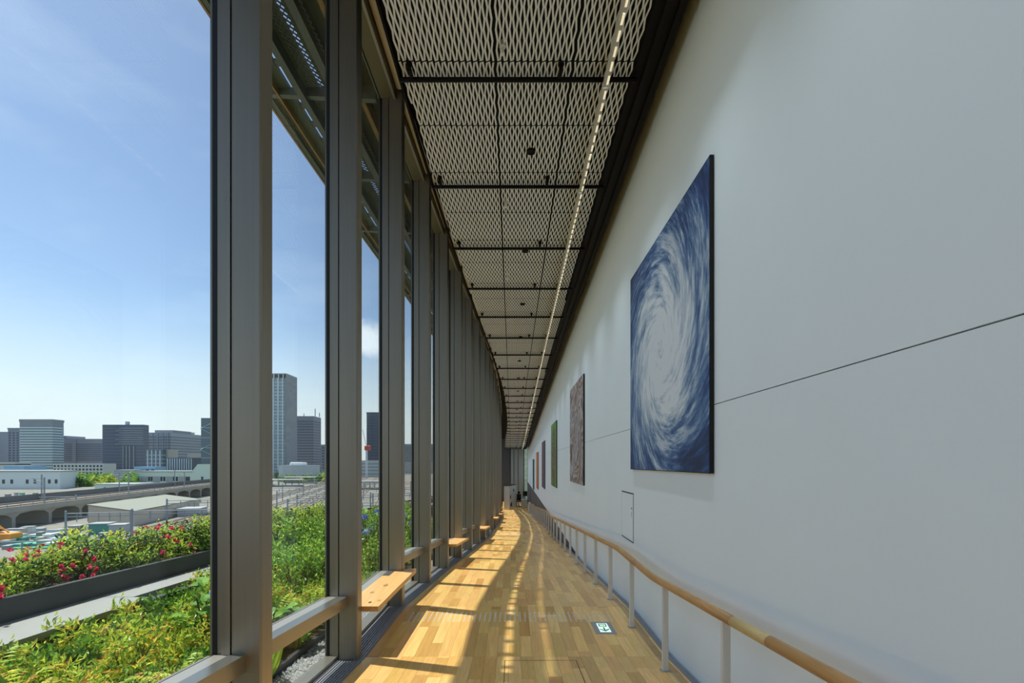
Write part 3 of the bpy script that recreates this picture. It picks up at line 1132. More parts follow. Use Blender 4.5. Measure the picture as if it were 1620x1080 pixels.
t, b, mp = art_nodes('art_orange'); L = t.links.new
sep = nd(t, 'ShaderNodeSeparateXYZ'); L(mp.outputs[0], sep.inputs[0])
n0 = nd(t, 'ShaderNodeTexNoise'); n0.inputs['Scale'].default_value = 4; L(mp.outputs[0], n0.inputs['Vector'])
a1 = nd(t, 'ShaderNodeMath', operation='MULTIPLY_ADD', i_1=.5, i_2=.5); L(sep.outputs[1], a1.inputs[0])
a2 = nd(t, 'ShaderNodeMath', operation='MULTIPLY_ADD', i_1=.3, i_2=-.15); L(n0.outputs[0], a2.inputs[0])
a3 = nd(t, 'ShaderNodeMath', operation='ADD'); L(a1.outputs[0], a3.inputs[0]); L(a2.outputs[0], a3.inputs[1])
rp = ramp(t, [(0, (232, 190, 40)), (.2, (226, 130, 40)), (.55, (196, 74, 34)), (.85, (224, 128, 40)), (1, (232, 196, 50))]); L(a3.outputs[0], rp.inputs[0]); L(rp.outputs[0], b.inputs['Base Color'])

t, b, mp = art_nodes('art_green'); L = t.links.new
n0 = nd(t, 'ShaderNodeTexNoise'); n0.inputs['Scale'].default_value = 3; n0.inputs['Detail'].default_value = 6; L(mp.outputs[0], n0.inputs['Vector'])
rp = ramp(t, [(.3, (22, 56, 46)), (.55, (44, 96, 78)), (.75, (96, 140, 116))]); L(n0.outputs[0], rp.inputs[0]); L(rp.outputs[0], b.inputs['Base Color'])

ARTS = [('art_hurricane', 'large square picture of a white hurricane spiral over blue sea'),
        ('art_grain', 'square picture of brown and grey swirling grain'),
        ('art_oval', 'square picture of a brown scaly oval on bright green'),
        ('art_plum', 'square picture in dusky plum and grey tones'),
        ('art_orange', 'square picture glowing orange with yellow edges'),
        ('art_green', 'dark green square picture, farthest along the white wall')]
for i, (am, lab) in enumerate(ARTS):
    yl = 5.16 + 5.67 * i
    yr = yl - 2.10
    zt = 2.03 - .354 * i; zb = zt - 2.10
    yc = (yl + yr) / 2; zc = (zt + zb) / 2
    xf = WX(yc) - .032
    sl = .0063
    t = thing('wall_picture', (xf, yc, zc), lab, 'picture', 'square pictures on the white wall')
    mb = MB()
    def P(y, d, z): return (WX(y) - d, y, z)
    mb.hexa([P(yr, .03, zb), P(yr, .004, zb), P(yl, .004, zb), P(yl, .03, zb), P(yr, .03, zt), P(yr, .004, zt), P(yl, .004, zt), P(yl, .03, zt)])
    mb.build('frame', 'canvas_edge', t)
    mb = MB(); g = .006
    mb.hexa([P(yr + g, .0325, zb + g), P(yr + g, .03, zb + g), P(yl - g, .03, zb + g), P(yl - g, .0325, zb + g),
             P(yr + g, .0325, zt - g), P(yr + g, .03, zt - g), P(yl - g, .03, zt - g), P(yl - g, .0325, zt - g)])
    mb.build('print', am, t)

# access panel in the wall
t = thing('wall_hatch', (WX(5.42), 5.42, -.615), 'small white access hatch set low in the white wall', 'hatch')
def P(y, d, z): return (WX(y) - d, y, z)
def wbox(mb, ya, yb, d0, d1, z0, z1):
    return mb.hexa([P(ya, d1, z0), P(ya, d0, z0), P(yb, d0, z0), P(yb, d1, z0), P(ya, d1, z1), P(ya, d0, z1), P(yb, d0, z1), P(yb, d1, z1)])
wbox(MB(), 5.143, 5.707, 0, .0015, -.892, -.338).build('frame', 'black_gasket', t)
d_ = wbox(MB(), 5.156, 5.692, .0015, .004, -.878, -.352).build('door', 'white_paint', t)
wbox(MB(), 5.20, 5.225, .004, .011, -.60, -.55).build('latch', 'steel_stud', d_)
wbox(MB(), 5.19, 5.23, .004, .0065, -.52, -.50).build('label_plate', 'grey_plate', d_)

# ---------------------------------------------------------------- floor fittings
zf = -1.6
t = thing('floor_exit_sign', (.886, 4.505, zf), 'lit green and white exit sign with arrow set in the oak floor', 'sign')
mb = MB(); mb.cbox(.787, .985, 4.34, 4.67, zf - .004, zf + .004, .003); mb.build('frame', 'grey_plate', t)
mb = MB(); mb.box(.836, .940, 4.385, 4.625, zf + .003, zf + .0048); pn = mb.build('panel', 'sign_lit', t)
z2 = zf + .0049
def glyph(x0, x1, y0, y1):
    mb = MB(); mb.box(x0, x1, y0, y1, z2 - .0003, z2 + .0003); mb.build('mark', 'sign_green', pn)
X0, X1 = .852, .924
for q in ((.850, .926, 4.600, 4.612), (.850, .926, 4.528, 4.540), (.850, .862, 4.540, 4.600), (.914, .926, 4.540, 4.600),
          (.868, .888, 4.580, 4.590), (.868, .888, 4.556, 4.566), (.894, .902, 4.548, 4.592)):
    glyph(*q)
mb = MB()
mb.add([(x, y, z2) for x, y in ((.880, 4.512), (.896, 4.512), (.896, 4.44), (.888, 4.40), (.880, 4.44))], [(4, 3, 2, 1, 0)])
mb.build('arrow_shaft', 'sign_green', pn)
mb = MB()
mb.add([(x, y, z2 + .0001) for x, y in ((.888, 4.400), (.934, 4.452), (.934, 4.476), (.888, 4.432), (.842, 4.476), (.842, 4.452))], [(0, 1, 2, 3), (0, 3, 4, 5)])
mb.build('arrow_head', 'sign_green', pn)

for (ya, lab, nm_x) in ((4.70, 'row of small metal warning studs across the nearest landing', 41), (15.50, 'row of small metal warning studs across the second landing', 32)):
    t = thing('stud_strip', (0, ya, F(ya)), lab, 'floor studs', 'metal warning stud strips')
    mb = MB()
    xa = -1.05 if ya < 6 else M(ya) + .15
    for i in range(nm_x):
        x = xa + i * .0515
        for j in range(6):
            y = ya + j * .052
            mb.lathe((x, y, F(y)), [(.0105, 0), (.009, .004), (.004, .0055)], 6)
    tag(mb.build('studs', 'steel_stud', t), None, kind='stuff')
# floor hatch seam on the upper ramp
mb = MB()
z = lambda y: F(y) + .0012
ya, yb, xa, xb, wd = 2.9, 3.75, -.06, .52, .006
mb.add([(xa, ya, z(ya)), (xa, yb, z(yb)), (xb, yb, z(yb)), (xb, ya, z(ya)), (xa + wd, ya, z(ya)), (xa + wd, yb - wd, z(yb)), (xb - wd, yb - wd, z(yb)), (xb - wd, ya, z(ya))],
       [(0, 4, 5, 1), (1, 5, 6, 2), (2, 6, 7, 3)])
o = mb.build('floor_hatch', 'joint_dark', org=(.23, 3.3, F(3.3)))
tag(o, 'thin dark outline of a service hatch in the near oak floor', 'hatch')

# ---------------------------------------------------------------- far end of the gallery
ZE = F(46)
mb = MB(); mb.box(-1.6, WX(YE) + .3, YE + .12, YE + .3, ZE - .2, C(YE) + 1.2)
we = mb.build('wall_end', 'grey_paint')
tag(we, 'end wall of tall pale panels with black joints', 'wall', kind='structure')
for (a, b) in ((-.13, .17), (.21, .62), (.66, 1.20)):
    mb = MB(); mb.box(a, b, YE + .09, YE + .12, ZE, C(YE) + .6); mb.build('wall_panel', 'end_panel', we)
for (a, b) in ((-.17, -.13), (.17, .21), (.62, .66), (1.20, 1.27)):
    mb = MB(); mb.box(a, b, YE + .07, YE + .12, ZE, C(YE) + .6); mb.build('joint', 'black_steel', we)
w = thing('window_90', (1.42, YE - .04, ZE), 'narrow far window with pale horizontal blinds', 'window', None, 'structure')
mb = MB(); mb.box(1.27, 1.60, YE + .108, YE + .118, ZE + .2, C(YE) + .2)
mat('painted_daylight', (176, 200, 184), .4, emit=.18, var=.4, scale=2)  # opaque pane; its green glow stands in for daylight outside
mb.build('pane', 'painted_daylight', w)
zz = ZE + .3
while zz < C(YE):
    mb = MB(); mb.box(1.27, 1.60, YE + .08, YE + .10, zz, zz + .05); mb.build('blind_slat', 'end_panel', w)
    zz += .16

def rbox(mb, c, sx, sy, z0, z1, a):
    ca, sa = cos(a), sin(a)
    pts = [(-sx / 2, -sy / 2), (sx / 2, -sy / 2), (sx / 2, sy / 2), (-sx / 2, sy / 2)]
    q = [(c[0] + x * ca - y * sa, c[1] + x * sa + y * ca) for x, y in pts]
    return mb.hexa([(x, y, z0) for x, y in q] + [(x, y, z1) for x, y in q])

zc_ = F(39.5)
t = thing('display_cabinet', (-.1, 40.6, zc_), 'tall white cabinet standing at the far end of the ramp', 'cabinet')
A = radians(-14)
rbox(MB(), (-.14, 40.9), .46, 2.6, zc_, zc_ + 2.02, A).build('body', 'white_cabinet', t)
rbox(MB(), (-.14, 40.9), .50, 2.64, zc_ + 2.02, zc_ + 2.06, A).build('top', 'black_soft', t)
for (v, z0, z1) in ((-.9, .9, 1.2), (-.5, .2, .6), (.2, 1.45, 1.7), (-.8, .25, .5)):
    cx = -.14 + .235 * cos(A) - v * sin(A); cy = 40.9 + .235 * sin(A) + v * cos(A)
    rbox(MB(), (cx, cy), .02, .22, zc_ + z0, zc_ + z1, A).build('handle', 'black_soft', t)
t = thing('counter', (1.1, 41.2, zc_), 'low white counter block at the foot of the far wall', 'counter')
mb = MB(); mb.cbox(.84, 1.35, 41.0, 41.6, zc_, zc_ + .72, .01); mb.build('body', 'white_cabinet', t)
mb = MB(); mb.cbox(.82, 1.37, 40.98, 41.62, zc_ + .72, zc_ + .76, .01); mb.build('top', 'end_panel', t)
mb = MB(); mb.cbox(1.36, 1.52, 36.9, 38.4, F(38.0) - .02, F(37) + .62, .01)
o = mb.build('end_screen', 'post_white', org=(1.44, 37.6, F(37.6)))
tag(o, 'narrow white screen panel closing the far end of the handrail', 'screen')
t = thing('display_screen', (1.18, 41.9, zc_), 'black display screen on a stand behind the low counter', 'screen')
mb = MB(); mb.lathe((1.18, 41.9, zc_), [(.2, 0), (.2, .03), (.03, .05), (.03, 1.0)], 12); mb.build('stand', 'black_soft', t)
mb = MB(); mb.cbox(.98, 1.38, 41.86, 41.94, zc_ + 1.0, zc_ + 1.45, .01); mb.build('panel', 'screen_black', t)
t = thing('office_chair', (.62, 42.3, zc_), 'black high-backed chair behind the white cabinet', 'chair')
mb = MB(); mb.cbox(.40, .84, 42.05, 42.55, zc_ + .44, zc_ + .54, .03); mb.build('seat', 'black_soft', t)
mb = MB(); mb.cbox(.42, .82, 42.48, 42.58, zc_ + .56, zc_ + 1.15, .03); mb.build('backrest', 'black_soft', t)
mb = MB(); mb.cbox(.50, .74, 42.49, 42.57, zc_ + 1.17, zc_ + 1.40, .03); mb.build('headrest', 'black_soft', t)
mb = MB(); mb.lathe((.62, 42.3, zc_ + .06), [(.03, 0), (.03, .38)], 10); mb.build('column', 'black_soft', t)
for q in range(5):
    a = q * 2 * pi / 5
    mb = MB(); mb.tube([(.62, 42.3, zc_ + .08), (.62 + .28 * cos(a), 42.3 + .28 * sin(a), zc_ + .03)], .024, 6); mb.build('leg', 'black_soft', t)
t = thing('low_shelf', (.30, 43.0, zc_), 'low dark shelf unit with a pale top behind the cabinet', 'shelf')
mb = MB(); mb.cbox(.05, .45, 42.8, 43.3, zc_, zc_ + .6, .01); mb.build('body', 'black_soft', t)
mb = MB(); mb.cbox(.03, .47, 42.78, 43.32, zc_ + .6, zc_ + .68, .01); mb.build('top', 'rail_maple', t)

# ---------------------------------------------------------------- terrace with planting outside the windows
def T(y): return -1.60 - .04 * (y - 2.0)          # soil of the planting bed
def LZ(y): return -1.17 - .037 * y                # top of the pale coping
ys = ysteps(Y0 - 2, 44, 1.0)
def slab(x0, x1, z0, z1, ys=ys):
    """x0, x1, z0, z1 are functions of y"""
    mb = MB(); vs, fs = [], []
    for y in ys:
        vs += [(x0(y), y, z0(y)), (x1(y), y, z0(y)), (x1(y), y, z1(y)), (x0(y), y, z1(y))]
    for i in range(len(ys) - 1):
        for k in range(4):
            l = (k + 1) % 4
            fs.append((4 * i + l, 4 * i + k, 4 * i + 4 + k, 4 * i + 4 + l))
    fs += [(0, 1, 2, 3), tuple(4 * (len(ys) - 1) + k for k in (3, 2, 1, 0))]
    return mb.add(vs, fs)
c_ = lambda v: (lambda y: v)
GZ = -17.0
o = slab(lambda y: -3.66, lambda y: M(y) - .62, lambda y: T(y) - .5, T).build('planting_bed', 'soil')
tag(o, 'dark soil bed of the terrace planting outside the windows', 'soil', kind='structure')
o = slab(lambda y: M(y) - .62, lambda y: M(y) - .27, lambda y: T(y) - .5, lambda y: min(T(y), F(y)) - .035).build('gravel_base', 'terrace_wall')
tag(o, 'drainage strip under the pale gravel beside the glass', 'drain', kind='structure')
o = slab(lambda y: M(y) - .66, lambda y: M(y) - .62, lambda y: T(y) - .3, lambda y: T(y) + .03).build('bed_edging', 'edging', org=(M(3) - .64, 3, T(3)))
tag(o, 'black edging strip between the gravel and the planting bed', 'edging')
mb = MB()
for i in range(2100):
    y = random.uniform(2.0, 6.3); x = M(y) - random.uniform(.28, .615)
    r = random.uniform(.010, .022)
    z = min(T(y), F(y)) - .033 + r * .5
    a = random.uniform(0, 6.28)
    mb.add([(x + r * cos(a + q * 1.2566) * 1.2, y + r * sin(a + q * 1.2566), z - r * .3) for q in range(5)] + [(x + random.uniform(-.3, .3) * r, y, z + r * .7)],
           [(q, (q + 1) % 5, 5) for q in range(5)])
o = mb.build('gravel', 'pebble')
tag(o, 'pale grey gravel strip beside the window foot', 'gravel', kind='stuff')
# coping, its dark riser and the planter behind
slabs = thing('terrace_coping', (-3.9, 4, LZ(4)), 'long pale grey coping slab across the terrace', 'coping')
for i, (a, b) in enumerate(((-7, 1.2), (1.21, 4.65), (4.66, 8.0), (8.01, 12.0), (12.01, 20), (20.01, 40))):
    w2 = .55 if a < 4 else .36
    slab(c_(-4.16), c_(-4.16 + w2), lambda y: LZ(y) - .05, LZ, ysteps(a, b, 2)).build('slab', 'coping', slabs)
slab(c_(-4.15), c_(-3.68), lambda y: LZ(y) - .9, lambda y: LZ(y) - .051).build('riser', 'planter_dark', slabs)
pl = thing('azalea_planter', (-4.5, 4, LZ(4)), 'long dark grey planter trough holding the azalea hedge', 'planter')
slab(c_(-4.22), c_(-4.161), lambda y: LZ(y) - .3, lambda y: LZ(y) + .20).build('front_wall', 'planter_dark', pl)
slab(c_(-5.02), c_(-4.96), lambda y: LZ(y) - .3, lambda y: LZ(y) + .20).build('back_wall', 'planter_dark', pl)
slab(c_(-4.95), c_(-4.23), lambda y: LZ(y) - .3, lambda y: LZ(y) + .15).build('soil', 'soil', pl)
o = slab(c_(-5.1), lambda y: WX(y) + .15, c_(GZ), lambda y: min(T(y), F(y)) - .55, ysteps(Y0 - 2, 50, 2)).build('terrace_block', 'terrace_wall')
tag(o, 'pale building storeys below the planted terrace', 'building', kind='structure')


def rdir(zmin=-1, zmax=1):
    z = random.uniform(zmin, zmax); a = random.uniform(0, 2 * pi); r = sqrt(max(0, 1 - z * z))
    return Vector((r * cos(a), r * sin(a), z))


def pick(cols):
    c = lin(random.choice(cols))
    k = random.uniform(.9, 1.4)
    return tuple(min(1, v * k) for v in c)


def bush_mesh(n, rx, rz, ls, cols, upw=.4, wr=.42, top=None, clump=0):
    """leaf cloud filling a dome of radius rx and height rz; top colours for the outer shell"""
    mb = MB()
    cl = [(rdir(-.1, 1), random.uniform(.55, 1)) for _ in range(clump)] if clump else None
    for i in range(n):
        if cl:
            d0, s = random.choice(cl)
            c = Vector((d0.x * rx * s, d0.y * rx * s, abs(d0.z) * rz * s * .85 + .1 * rz))
            d = rdir()
            p = c + Vector((d.x * rx, d.y * rx, d.z * rz)) * (.3 * random.random() ** .5)
            rr = s
        else:
            d = rdir(-.15, 1); rr = random.random() ** .4
            p = Vector((d.x * rx * rr, d.y * rx * rr, max(.02, (d.z * .85 + .12) * rz * rr)))
        p.z = max(.01, p.z)
        g = (rdir() + d * .7 + Vector((0, 0, upw))).normalized()
        l = ls * random.uniform(.65, 1.3)
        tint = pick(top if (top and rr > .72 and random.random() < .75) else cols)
        mb.leaf(p, g, rdir(.2, 1), l, l * wr, tint)
    return mb


def stems(n, rx, rz):
    mb = MB()
    for i in range(n):
        a = random.uniform(0, 6.28); r = rx * random.uniform(.2, .7)
        mb.tube([(0, 0, -.03), (r * .4 * cos(a), r * .4 * sin(a), rz * .45), (r * cos(a), r * sin(a), rz * .85)], [.012, .008, .004], 5)
    return mb


def proto(name, parts, label, cat, group):
    t = bpy.data.objects.new(name, None); COL.objects.link(t)
    t['_org'] = [0, 0, 0]
    tag(t, label, cat, group)
    for (pn, mb, m) in parts:
        me = mb.mesh(pn); me.materials.append(MATS[m])
        c = bpy.data.objects.new(pn, me); COL.objects.link(c); c.parent = t
        if pn in ('foliage', 'blossoms', 'blades'): c['kind'] = 'stuff'
    return t


GREENS = [(96, 138, 54), (118, 160, 62), (80, 118, 52), (142, 178, 72)]
YELLOW = [(206, 212, 76), (184, 200, 76), (216, 202, 82), (160, 190, 78)]
ORANGE = [(224, 172, 92), (216, 142, 92), (222, 196, 90), (200, 204, 88)]
LIME = [(186, 212, 88), (166, 202, 88), (146, 188, 78), (200, 218, 104)]
used_first = {}


def plant(kind, p, rz=None, sc=1.0):
    src = PROTO[kind]
    rz = random.uniform(0, 6.28) if rz is None else rz
    if kind not in used_first:
        used_first[kind] = 1
        src.location = W(p); src.rotation_euler = (0, 0, rz); src.scale = (sc, sc, sc)
        return src
    return copy_thing(src, p, rz, sc)


PROTO = {}
PROTO['nandina'] = proto('nandina_bush', [('foliage', bush_mesh(1300, .30, .46, .060, GREENS + YELLOW, .3, .34, YELLOW + YELLOW + LIME + ORANGE, 26), 'leaf'), ('stem', stems(7, .25, .4), 'stem')],
                         'low bush with yellow and orange tipped leaves in the terrace bed', 'bush', 'orange-tipped bushes in the terrace bed')
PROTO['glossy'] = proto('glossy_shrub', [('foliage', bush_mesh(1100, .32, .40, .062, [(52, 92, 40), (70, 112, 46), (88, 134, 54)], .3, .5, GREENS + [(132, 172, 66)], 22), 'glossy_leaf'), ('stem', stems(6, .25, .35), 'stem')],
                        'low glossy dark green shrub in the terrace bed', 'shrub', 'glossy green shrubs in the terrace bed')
PROTO['lush'] = proto('lime_shrub', [('foliage', bush_mesh(1900, .44, .85, .072, GREENS, .4, .42, LIME + LIME + GREENS, 22), 'leaf'), ('stem', stems(8, .32, .75), 'stem')],
                      'tall bright lime green shrub farther along the terrace bed', 'shrub', 'tall lime shrubs in the terrace bed')
PROTO['azalea'] = proto('azalea_bush', [('foliage', bush_mesh(1300, .36, .44, .048, [(54, 84, 46), (74, 106, 52), (92, 122, 56)], .5, .45, LIME + YELLOW, 24), 'leaf'), ('stem', stems(7, .3, .35), 'stem')],
                        'azalea bush with fresh yellow-green tips in the dark planter', 'azalea', 'plain azaleas in the dark planter')
mbp = MB()
for i in range(26):
    d = rdir(-.1, 1); c = Vector((d.x * .36, d.y * .36, (d.z * .8 + .12) * .44))
    cc = random.choice([(226, 60, 116), (214, 40, 96), (232, 84, 130)])
    for q in range(7):
        mbp.leaf(c, (rdir() + d).normalized(), rdir(), .045, .034, pick([cc]))
PROTO['azalea_pink'] = proto('azalea_bush', [('foliage', bush_mesh(1250, .36, .42, .048, [(54, 84, 46), (74, 106, 52), (92, 122, 56)], .5, .45, LIME + YELLOW, 24), 'leaf'), ('blossoms', mbp, 'petal'), ('stem', stems(7, .3, .35), 'stem')],
                             'azalea bush with bright pink blossoms in the dark planter', 'azalea', 'pink blossoming azaleas in the dark planter')
mbp = MB()
for i in range(110):
    a = random.uniform(0, 6.28); r = random.uniform(0, .1)
    ln_ = random.uniform(.16, .34); tl = random.uniform(.1, .75)
    mbp.leaf(Vector((r * cos(a), r * sin(a), 0)), Vector((tl * cos(a), tl * sin(a), 1)), Vector((cos(a), sin(a), .3)), ln_, .012, pick(LIME + YELLOW + [(198, 178, 104)]))
PROTO['grass'] = proto('grass_tuft', [('blades', mbp, 'leaf')], 'tuft of thin grass blades beside the gravel strip', 'grass', 'grass tufts beside the gravel')

# fern: every frond a part of its own, sharing a few frond meshes
def frond_mesh(cols):
    mb = MB()
    n = 15
    for i in range(n):
        f = i / (n - 1)
        p = Vector((.04 + .40 * f, 0, .26 * sin(f * 2.2)))
        n_ = len(mb.f); mb.tube([p, p + Vector((.03, 0, .012 * cos(f * 2.2)))], .004 * (1.2 - f), 4); mb.tint[n_:] = [lin((140, 150, 70))] * (len(mb.f) - n_)
        ln_ = .13 * (1 - f) ** .8 * (.5 + min(1, f * 4) * .5) + .015
        for s in (-1, 1):
            mb.leaf(p, Vector((.35, s, -.1)), Vector((0, 0, 1)), ln_, .026, pick(cols), .1)
    return mb


def fern(p, n=9, sc=1.0, cols=YELLOW + LIME, label='yellow-green fern with arching fronds low in the terrace bed'):
    t = thing('fern', p, label, 'fern', 'ferns in the terrace bed')
    for i in range(n):
        c = bpy.data.objects.new('frond', random.choice(FRONDS)); COL.objects.link(c); c.parent = t
        c.rotation_euler = (random.uniform(-.2, .2), random.uniform(-.5, .25), i * 6.283 / n + random.uniform(-.2, .2))
        s = sc * random.uniform(.75, 1.15); c.scale = (s, s, s)
    return t


FRONDS = []
for q in range(3):
    me = frond_mesh([YELLOW + LIME, LIME, YELLOW + ORANGE[:2]][q]).mesh('frond'); me.materials.append(MATS['leaf']); FRONDS.append(me)

# hydrangea: big leaves are parts, flower heads too
BIGLEAF = []
for q in range(4):
    mb = MB()
    L_, Wd = .17, .115
    pts = [(0, 0), (.25, .36), (.5, .5), (.78, .34), (1, 0)]
    c = pick([(124, 168, 64), (98, 146, 58), (80, 126, 52), (150, 186, 80)])
    vs = [(L_ * f, 0, .02 * sin(f * 3)) for f, w_ in pts]
    lft = [(L_ * f, Wd * w_, .02 * sin(f * 3) + .03 * w_) for f, w_ in pts[1:4]]
    rgt = [(L_ * f, -Wd * w_, .02 * sin(f * 3) + .03 * w_) for f, w_ in pts[1:4]]
    mb.add(vs + lft + rgt, [(0, 1, 5), (1, 2, 6, 5), (2, 3, 7, 6), (3, 4, 7), (0, 8, 1), (1, 8, 9, 2), (2, 9, 10, 3), (3, 10, 4)], c)
    me = mb.mesh('leaf'); me.materials.append(MATS['glossy_leaf']); BIGLEAF.append(me)
def flower_mesh(cols):
    mb = MB()
    for i in range(90):
        d = rdir(-.6, 1)
        mb.leaf(d * .045, (rdir() + d * .5).normalized(), d, .030, .024, pick(cols), .15)
    me = mb.mesh('flower_head'); me.materials.append(MATS['petal']); return me
FLOWERS = [flower_mesh([(74, 110, 206), (96, 132, 220), (60, 90, 186)]), flower_mesh([(170, 190, 226), (148, 176, 220), (196, 208, 230)])]


def hydrangea(p, h, n, heads, label, rad=.3):
    t = thing('hydrangea', p, label, 'hydrangea', 'hydrangeas in the terrace bed')
    for i in range(n):
        c = bpy.data.objects.new('leaf', random.choice(BIGLEAF)); COL.objects.link(c); c.parent = t
        a = random.uniform(0, 6.28); f = random.random(); r = rad * sqrt(random.random()) * (1.1 - .4 * f)
        c.location = (r * cos(a) * S, r * sin(a) * S, (.1 + f * (h - .1)) * S)
        c.rotation_euler = (random.uniform(-.4, .4), random.uniform(-.5, .6), a + random.uniform(-.6, .6))
        s = random.uniform(.6, 1.05); c.scale = (s, s, s)
    mb = MB()
    for i in range(5):
        a = i * 1.3
        mb = MB(); mb.tube([(p[0], p[1], p[2] - .02), (p[0] + rad * .4 * cos(a), p[1] + rad * .4 * sin(a), p[2] + h * .9)], [.012, .006], 5)
        mb.build('stem', 'stem', t)
    for (dx, dy, dz, q) in heads:
        c = bpy.data.objects.new('flower_head', FLOWERS[q]); COL.objects.link(c); c.parent = t
        c.location = (dx * S, dy * S, dz * S)
    return t


random.seed(21)
# azalea hedge in the planter
y = 1.4; i = 0
while y < 13:
    plant('azalea_pink' if i in (1, 3, 5, 6, 8, 9, 13) else 'azalea', (-4.58 + random.uniform(-.08, .08), y, LZ(y) + .15), sc=random.uniform(.9, 1.12))
    y += .36; i += 1
# mixed bed seen through the first bay
pts = []
def spaced(x, y, d):
    for (a, b) in pts:
        if (a - x) ** 2 + (b - y) ** 2 < d * d: return False
    pts.append((x, y)); return True
tries = 0
while tries < 2600:
    tries += 1
    y = random.uniform(1.3, 7.0); x = random.uniform(-3.58, M(y) - .95)
    if not -1.25 < x / y < -.36: continue
    if not spaced(x, y, .27): continue
    if y > 5.6 and x < -2.3:
        plant('lush', (x, y, T(y)), sc=random.uniform(.62, .85)); continue
    hgt = 1.0 if x < -2.6 else .8
    k = 'nandina' if random.random() < (.62 if (y > 2.9 and x < -2.3) else .42) else 'glossy'
    plant(k, (x, y, T(y)), sc=hgt * random.uniform(.78, 1.0))
tries = 0
while tries < 900:
    tries += 1
    y = random.uniform(7.0, 15.0); x = random.uniform(-3.9, M(y) - .9)
    if not -.62 < x / y < -.2: continue
    if not spaced(x, y, .56): continue
    plant('lush', (x, y, T(y)), sc=random.uniform(.85, 1.1) * (1.0 if x < -2.2 else .75))
for (x, y, s) in ((-2.02, 1.75, .8), (-2.12, 2.25, .85), (-2.0, 2.62, .8), (-2.30, 2.05, .8), (-2.08, 3.0, .8), (-2.6, 2.5, .9), (-3.2, 2.95, .95), (-2.3, 4.5, .8), (-2.2, 5.1, .8)):
    fern((x, y, T(y) + .04), 9, s)
for i in range(26):
    y = 2.2 + i * .17; x = M(y) - random.uniform(.68, .95)
    plant('grass', (x, y, T(y)), sc=random.uniform(.7, 1.05))
hydrangea((-2.22, 4.15, T(4.1)), .42, 44, [], 'broad-leaved hydrangea without flowers, close outside the second bay', .26)
hydrangea((-2.05, 4.42, T(4.4)), .34, 30, [], 'short broad-leaved hydrangea nearest the gravel outside the second bay', .22)
hydrangea((-2.55, 3.95, T(4.0)), .62, 46, [(.05, .0, .58, 1)], 'broad-leaved hydrangea with one pale bloom beside the nearest mullion', .28)
hydrangea((-2.46, 8.05, T(8)), .98, 60, [(-.06, -.1, .90, 0), (.10, .12, .97, 0), (-.16, -.05, .70, 0), (.06, -.12, .74, 1), (.0, -.2, .66, 1)], 'blue flowering hydrangea outside the third bay', .34)
hydrangea((-2.3, 9.9, T(9.9)), .85, 46, [(.0, 0, .8, 1), (.1, .1, .6, 1)], 'pale flowering hydrangea outside the fourth bay', .32)

# ---------------------------------------------------------------- rail yard and town beyond
def gp(px, Y): return (px - 810) / F_PX * Y        # x at distance Y for a column of the picture plane
mb = MB(); mb.add([(-2600, -400, GZ), (1500, -400, GZ), (1500, 4200, GZ), (-2600, 4200, GZ)], [(0, 1, 2, 3)])
tag(mb.build('ground', 'yard_ground'), 'pale gravel ground of the rail yard and town', 'ground', kind='structure')

D = Vector((-.245, 1, 0)).normalized(); DN = Vector((D.y, -D.x, 0))     # run of the tracks and its normal
def along(base, s, off=0, z=GZ):
    p = Vector((base[0], base[1], 0)) + D * s + DN * off
    return Vector((p.x, p.y, z))
def strip(mb, base, s0, s1, o0, o1, z0, z1):
    a, b, c, d = along(base, s0, o0), along(base, s0, o1), along(base, s1, o1), along(base, s1, o0)
    return mb.hexa([(p.x, p.y, z0) for p in (a, b, c, d)] + [(p.x, p.y, z1) for p in (a, b, c, d)])

# tracks
TB = (-70, 100)
for i, off in enumerate((-18, -13, -4, 4, 9, 20, 25, 36, 41, 52)):
    t = thing('railway_track', tuple(along(TB, 0, off)), 'railway track in the yard, %s from the viaduct' % ORD[i], 'track', 'tracks in the rail yard')
    strip(MB(), TB, -60, 700, off - 1.7, off + 1.7, GZ, GZ + .3).build('ballast_bed', 'ballast', t)
    for q in (-.62, .62):
        strip(MB(), TB, -60, 700, off + q - .08, off + q + .08, GZ + .3, GZ + .48).build('rail', 'rail_rust', t)
# viaduct
VB = (-127, 115)
t = thing('railway_viaduct', (-127, 115, GZ), 'grey concrete railway viaduct with dark sound barrier', 'viaduct')
VZ = -11.6
strip(MB(), VB, -70, 262, -14, 0, VZ - 1.1, VZ).build('deck', 'concrete', t)
strip(MB(), VB, -70, 262, -14.3, -14, VZ - 1.1, VZ + 1.9).build('sound_barrier', 'barrier', t)
strip(MB(), VB, -70, 262, 0, .3, VZ - 1.1, VZ + .35).build('parapet', 'concrete', t)
strip(MB(), VB, -70, 262, .1, .18, VZ + 1.3, VZ + 1.4).build('railing', 'galv', t)
for i in range(25):
    s = -60 + i * 13
    strip(MB(), VB, s - .6, s + .6, -13.5, -.3, GZ, VZ - 1.1).build('pier', 'concrete', t)
    mb = MB()
    prof = [(0, 0), (11.8, 0), (11.8, -.9), (10.2, -.35), (6, -.15), (1.6, -.35), (0, -.9)]
    vs = []
    for off in (-1.0, -.3):
        for (a, z) in prof:
            p = along(VB, s + .6 + a, off); vs.append((p.x, p.y, VZ - 1.1 + z * 1.6))
    n = len(prof)
    mb.add(vs, [tuple(range(n)), tuple(range(2 * n - 1, n - 1, -1))] + [((q + 1) % n, q, n + q, n + (q + 1) % n) for q in range(n)])
    mb.build('arch_haunch', 'concrete', t)
for i in range(60):
    s = -58 + i * 4.3
    strip(MB(), VB, s, s + .12, .08, .2, VZ + .35, VZ + 1.35).build('railing_post', 'galv', t)
